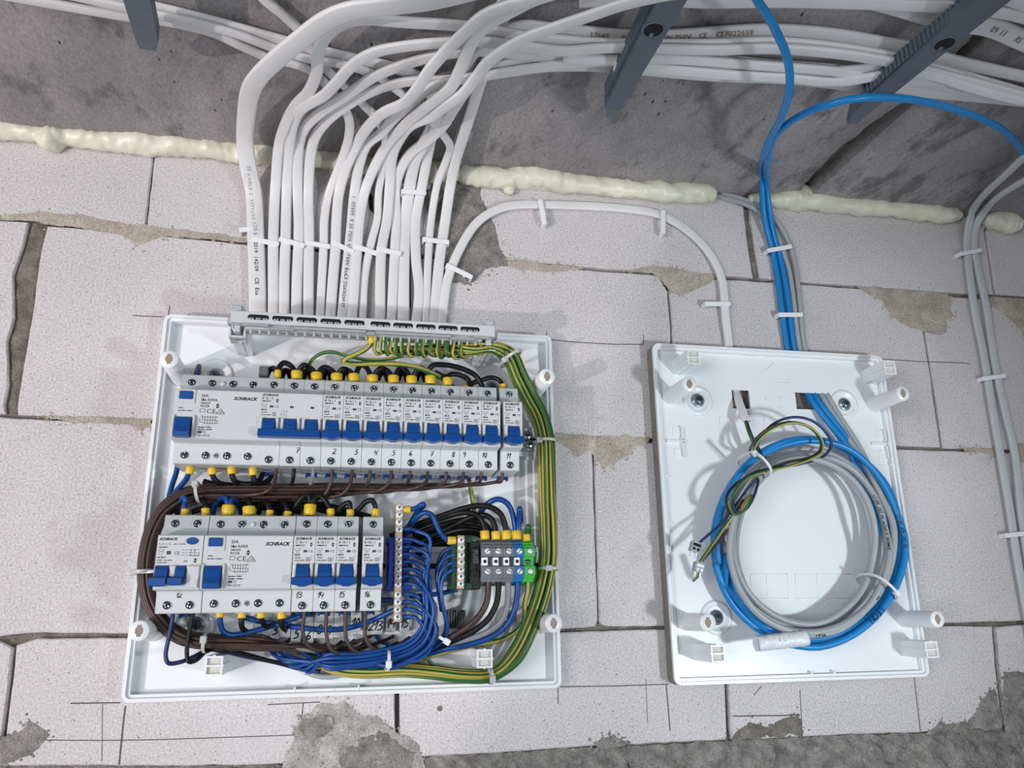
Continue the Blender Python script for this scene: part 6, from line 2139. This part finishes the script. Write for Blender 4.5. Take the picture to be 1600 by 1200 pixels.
# ---- cable ties
def tie(cx, cy, d, ang, half, depth, label, head=0, tail=None, material='tie_clear', w=0.0026):
    """band round a bundle; ang is the bundle's own direction in the picture, half its half-width in pixels"""
    a_ = math.radians(ang)
    c = P(cx, cy, d)
    e = P(cx + math.cos(a_) * 10, cy - math.sin(a_) * 10, d) - c
    t = Vector((e.x, 0, e.z)).normalized()
    sd = t.cross(Vector((0, -1, 0))).normalized()
    hw = (P(cx + math.sin(a_) * half, cy + math.cos(a_) * half, d) - c).length
    root = empty('cable_tie', c + Vector((0, depth, 0)), label, 'cable tie', 'cable ties on the wire bundles')
    m = MB()
    n = 28
    rows = []
    for k in range(n):
        th = 2 * math.pi * k / n
        cs, sn = math.cos(th), math.sin(th)
        ex = 0.75
        u = sd * hw * math.copysign(abs(cs) ** ex, cs) + Vector((0, -1, 0)) * depth * math.copysign(abs(sn) ** ex, sn)
        o_ = u.normalized() * 0.0010
        rows.append([m.bm.verts.new(c + u + t * s1 * w / 2 + o_ * s2) for s1, s2 in ((-1, 0), (1, 0), (1, 1), (-1, 1))])
    for k in range(n):
        A, B = rows[k], rows[(k + 1) % n]
        for i in range(4):
            j = (i + 1) % 4
            f = m.bm.faces.new((A[i], A[j], B[j], B[i]))
            f.smooth = False
    world_child(m.build('band', material, root))
    hc = c + sd * hw * math.cos(head) * 0.9 + Vector((0, -1, 0)) * depth * (0.35 + 0.65 * abs(math.sin(head)))
    m = MB()
    m.prism([(-0.0026, -0.003), (0.0026, -0.003), (0.0026, 0.003), (-0.0026, 0.003)], lambda u, v, q: tuple(hc + t * u + sd * v + Vector((0, -1, 0)) * q), -0.0012, 0.0032, bev=0.0006)
    world_child(m.build('tie_head', material, root))
    if tail:
        m = MB()
        tp = [hc + Vector((0, -0.001, 0))] + [P(*q) for q in tail]
        m.flat(spline(tp, 5), [Vector((0, -1, 0))] * (len(spline(tp, 5))), w, 0.0010)
        world_child(m.build('tie_tail', material, root))
    return root


tie(311, 771, .032, 10, 16, .019, 'clear cable tie round the brown bundle beside the upper row', head=2.4)
tie(227, 894, .032, 90, 14, .019, 'clear cable tie round the brown bundle at the board edge', head=2.8, tail=[(236, 893, .05), (246, 892, .05)])
tie(323, 1004, .032, 0, 15, .019, 'clear cable tie round the brown bundle above the lower bracket', head=2.0)
tie(798, 560, .050, -58, 16, .020, 'clear cable tie round the earth wires near the terminal strip', head=0.2)
tie(851, 691, .032, 90, 14, .016, 'clear cable tie holding the earth wires to the end of the upper rail', head=2.8, tail=[(840, 692, .03), (832, 690, .02)])
tie(856, 889, .032, 90, 14, .016, 'clear cable tie holding the earth wires to the end of the lower rail', head=2.0, tail=[(848, 890, .03), (838, 889, .02)])
tie(765, 1055, .028, 5, 13, .014, 'clear cable tie round the earth wires under the lower bracket', head=1.2, tail=[(764, 1046, .034), (761, 1038, .03)])
tie(606, 1031, .036, 0, 16, .016, 'white cable tie round the blue bundle at the bottom', head=1.2, tail=[(603, 1046, .03), (598, 1062, .022)], material='tie_white')
tie(691, 999, .034, 60, 11, .012, 'white cable tie where the blue wires of the short busbar meet the feed wires', head=1.0, material='tie_white')

# ================================================================== COIL ON THE SMALL BOARD
CX, CY = 1261, 847


def arc(phi0, phi1, a, b, d, step=22, wob=0.0, seed=0.0, da=0.0, db=0.0, dd=0.0):
    """points of a winding, clockwise from the top; a, b half-axes in pixels"""
    out = []
    n = max(2, int(abs(phi1 - phi0) / step))
    for k in range(n + 1):
        s = k / n
        ph = math.radians(phi0 + (phi1 - phi0) * s)
        w_ = wob * noise.noise(Vector((math.cos(ph) * 1.3, math.sin(ph) * 1.3, seed + s)))
        out.append((CX + (a + da * s + w_) * math.sin(ph), CY - (b + db * s + w_) * math.cos(ph), d + dd * s + 0.004 * noise.noise(Vector((s * 5, seed, 2)))))
    return out


def coil_cable(pts, r, material, label, name='data_cable'):
    sp = spline([pt(q) for q in pts], 5)
    m = MB()
    m.tube(sp, r, 12)
    return tag(m.build(name, material, normals=False), label, 'cable', 'data cables coiled on the small board'), sp


cb1, sb1 = coil_cable([(1261, 613, .003), (1263, 619, .008), (1279, 641, .016), (1301, 669, .022), (1323, 697, .024), (1340, 737, .024), (1360, 780, .024), (1372, 815, .024)] + arc(95, 430, 134, 150, .026, wob=6, seed=1, da=12, db=10, dd=.012) + arc(452, 560, 153, 165, .040, wob=3, seed=2, da=-4) + [(1212, 1003, .046)],
                      0.0035, 'cable_blue', 'blue cable of the coil that ends in the white tape')
cb2, sb2 = coil_cable([(1271, 613, .003), (1273, 619, .008), (1290, 642, .016), (1314, 672, .020), (1338, 706, .022), (1358, 750, .022), (1378, 805, .022)] + arc(98, 440, 147, 160, .022, wob=5, seed=3, da=-2, db=0, dd=.012) + arc(462, 622, 146, 156, .034, wob=4, seed=4, da=-20, db=-4) + [(1130, 915, .044), (1117, 880, .046)],
                      0.0035, 'cable_blue', 'outer blue cable of the coil, its cut end lying over the windings')
cg1, sg1 = coil_cable([(1282, 613, .003), (1284, 619, .008), (1303, 650, .016), (1328, 690, .022), (1350, 722, .028), (1374, 770, .034)] + arc(80, 440, 136, 148, .042, wob=4, seed=5, da=-30, db=-20, dd=.004) + arc(462, 800, 104, 126, .036, wob=4, seed=6, da=22, db=14) + arc(820, 905, 130, 148, .044, seed=7) + [(1212, 1000, .048)],
                      0.0034, 'cable_grey', 'grey cable of the coil winding innermost and ending in the white tape')
cg2, sg2 = coil_cable([(1290, 613, .003), (1293, 619, .008), (1312, 652, .013), (1338, 692, .018), (1364, 742, .021), (1388, 800, .022)] + arc(90, 440, 138, 154, .018, wob=4, seed=8, da=-14, db=-14, dd=.010) + arc(462, 800, 122, 138, .028, wob=5, seed=9, da=-22, db=-12) + arc(822, 990, 102, 128, .030, wob=4, seed=10, da=26, db=14),
                      0.0034, 'cable_grey', 'grey cable of the coil running behind the other windings')


def path_text(parent, sp, s, py0, h, r, material, rev=False, start_x=None, spacing=0.75, face=None):
    """letters one after another along a cable, on the side that faces the room"""
    best, bi = 1e9, 0
    for i, q in enumerate(sp):
        v = q - CAM_POS
        yy = 600 - F_PX * v.dot(UP) / v.dot(FWD)
        xx = 800 + F_PX * v.dot(RIGHT) / v.dot(FWD)
        e = abs(yy - py0) + (abs(xx - start_x) if start_x else 0)
        if e < best:
            best, bi = e, i
    m = MB()
    seq = sp[bi:] if not rev else sp[bi::-1]
    pos, k = 0.0, 0
    acc = [0.0]
    for i in range(1, len(seq)):
        acc.append(acc[-1] + (seq[i] - seq[i - 1]).length)
    for ch in s:
        while k < len(seq) - 2 and acc[k + 1] < pos:
            k += 1
        if k >= len(seq) - 2:
            break
        t = (pos - acc[k]) / max(acc[k + 1] - acc[k], 1e-9)
        q = seq[k].lerp(seq[k + 1], t)
        tg = (seq[k + 1] - seq[k]).normalized()
        view = (CAM_POS - q).normalized() if face is None else face
        nn = (view - tg * view.dot(tg)).normalized()
        up = nn.cross(tg)
        if ch != ' ':
            base = q + nn * (r + 0.00025) - up * h / 2
            put_text(m, ch, base.x, base.y, base.z, h, xdir=tg, updir=up, bold=0.01)
        pos += h * spacing * (1.3 if ch in 'MWO' else 1.0)
    c = m.build('lettering', material, parent, normals=False)
    c.matrix_parent_inverse = Matrix.Translation(-parent.location)


path_text(cg1, sg1, 'U/UTP CAT.5E 4x2x0.5 200MHZ', 770, 0.0030, 0.0034, 'ink', start_x=1362)
path_text(cb1, sb1, 'U/UTP 4PR CAT 5E', 812, 0.0030, 0.0035, 'ink', start_x=1402)
path_text(cg1, sg1, 'DL', 938, 0.0052, 0.0034, 'ink', start_x=1376)
path_text(cb1, sb1, 'LEON', 962, 0.0058, 0.0035, 'wire_navy', start_x=1385)
path_text(cg1, sg1, 'TW', 998, 0.0052, 0.0034, 'ink', start_x=1286)

# white tape round the cable ends
root = empty('tape_wrap', P(1220, 1003, .04), 'crumpled white tape wrapped round the cable ends at the bottom of the coil', 'tape')
sp = spline([P(1181, 1006, .046), P(1205, 1003, .047), P(1232, 1000, .048), P(1260, 997, .049)], 10)
m = MB()
m.tube(sp, 0.0072, 20)
bm = m.bm
for v in bm.verts:
    n_ = noise.noise(v.co * 330)
    v.co += Vector((0.0006 * n_, 0.0014 * noise.noise(v.co * 240), 0.0009 * noise.noise(v.co * 420)))
world_child(m.build('tape', 'tape_white', root))
m = MB()
for k, (a_, b_) in enumerate([((1184, 998), (1187, 1016)), ((1217, 995), (1222, 1008)), ((1220, 996), (1236, 1008)), ((1233, 993), (1234, 1003))]):
    m.tube([P(*a_, .0532), P((a_[0] + b_[0]) / 2, (a_[1] + b_[1]) / 2, .0545), P(*b_, .0532)], 0.0003, 5)
world_child(m.build('tape_crease', 'ink_faint', root))

# stripped flat cable end with three thin wires
o, sp = wall_cable([(1147, 608, .001), (1150, 614, .004), (1156, 632, .016), (1162, 648, .024), (1166, 658, .028)], 'end of the looped flat cable coming out of the square opening', 0.0090, 0.0046, 'cable_white', None)
THIN = [
    ('wire_navy', 'thin dark blue wire looping through the coil to a clear connector',
     [(1165, 656, .028), (1174, 680, .030), (1186, 702, .034), (1192, 716, .036), (1184, 705, .042), (1186, 688, .046), (1206, 664, .050), (1237, 652, .052), (1268, 657, .052), (1290, 675, .050), (1299, 694, .048), (1288, 712, .046), (1255, 724, .046), (1215, 731, .048), (1180, 738, .052), (1155, 755, .054), (1145, 780, .054), (1150, 800, .054), (1165, 796, .054), (1180, 770, .052), (1184, 748, .050), (1160, 775, .046), (1130, 815, .044), (1110, 833, .046), (1092, 849, .046)]),
    ('wire_brown', 'thin brown wire looping through the coil to a clear connector',
     [(1166, 657, .026), (1176, 684, .028), (1190, 708, .032), (1196, 716, .034), (1172, 706, .044), (1180, 688, .048), (1200, 670, .052), (1232, 660, .054), (1262, 666, .054), (1280, 684, .052), (1282, 702, .050), (1268, 714, .048), (1232, 722, .048), (1190, 738, .050), (1152, 754, .050), (1135, 776, .050), (1137, 796, .050), (1146, 803, .050), (1160, 782, .048), (1150, 810, .044), (1120, 850, .044), (1104, 868, .046), (1097, 876, .046)]),
    ('yg', 'thin green and yellow wire looping through the coil to a clear connector',
     [(1164, 657, .027), (1172, 682, .031), (1186, 708, .033), (1190, 716, .036), (1178, 706, .045), (1184, 690, .049), (1204, 672, .053), (1236, 661, .055), (1266, 668, .055), (1284, 688, .053), (1284, 706, .052), (1265, 718, .052), (1230, 729, .054), (1194, 737, .056), (1166, 748, .056), (1147, 770, .056), (1141, 790, .056), (1148, 804, .056), (1162, 798, .056), (1174, 774, .054), (1150, 800, .046), (1122, 838, .044), (1102, 866, .046), (1093, 879, .046)]),
]
for mt, lab, pts in THIN:
    wire(pts, 0.00145, mt, lab, 'thin wires of the looped flat cable')
for k, (x, y, ang, lab) in enumerate([(1086, 855, 20, 'clear wire connector, upper one beside the coil'), (1091, 887, 15, 'clear wire connector, lower one beside the coil')]):
    root = empty('wire_connector', P(x, y + 8, .040), lab, 'connector', 'clear push-in wire connectors')
    c = P(x, y, .046)
    rt = Matrix.Rotation(math.radians(ang), 3, 'Y')
    m = MB()
    for (x0, x1, y0, y1, z0, z1, b_) in ((-.0048, .0048, -.004, .004, -.0050, .0055, .0008),):
        m.box(x0, x1, y0, y1, z0, z1, bev=b_, rot=rt)
    bmesh.ops.translate(m.bm, verts=m.bm.verts[:], vec=c)
    world_child(m.build('connector_body', 'connector_clear', root))
    m = MB()
    m.box(-.0040, .0040, -.0044, -.0034, .0005, .0034, bev=.0004, rot=rt)
    m.box(-.0034, -.0008, -.0046, -.0030, -.0035, -.0008, bev=.0002, rot=rt)
    m.box(.0008, .0034, -.0046, -.0030, -.0035, -.0008, bev=.0002, rot=rt)
    bmesh.ops.translate(m.bm, verts=m.bm.verts[:], vec=c)
    world_child(m.build('spring_clamp', 'zinc' if k else 'hole', root))
    for s_ in (-1, 1):
        m = MB()
        m.box(s_ * .0026 - .0007, s_ * .0026 + .0007, -.001, .001, -.0095, -.0048, rot=rt)
        bmesh.ops.translate(m.bm, verts=m.bm.verts[:], vec=c)
        world_child(m.build('contact_pin', 'zinc', root))
wire([(1091, 892, .046), (1090, 900, .046), (1083, 908, .046)], 0.0012, 'yg', 'tiny green and yellow wire tail below the lower connector')
tie(1178, 728, .044, 42, 24, .024, 'white cable tie at the top of the coil holding the thin wires', head=2.6, material='tie_white')
tie(1370, 917, .034, 56, 27, .022, 'white cable tie at the lower side of the coil', head=0.9, material='tie_white')

path_text(run_paths[0][0], run_paths[0][1], '37645   P 1      450/750V  CE  C17022658', 50, 0.0046, 0.0026, 'print_brown', start_x=918, face=Vector((0, -0.35, -1)).normalized())
path_text(run_paths[2][0], run_paths[2][1], '09 II   RS', 42, 0.0052, 0.0026, 'ink_faint', start_x=1552, face=Vector((0, -0.35, -1)).normalized())
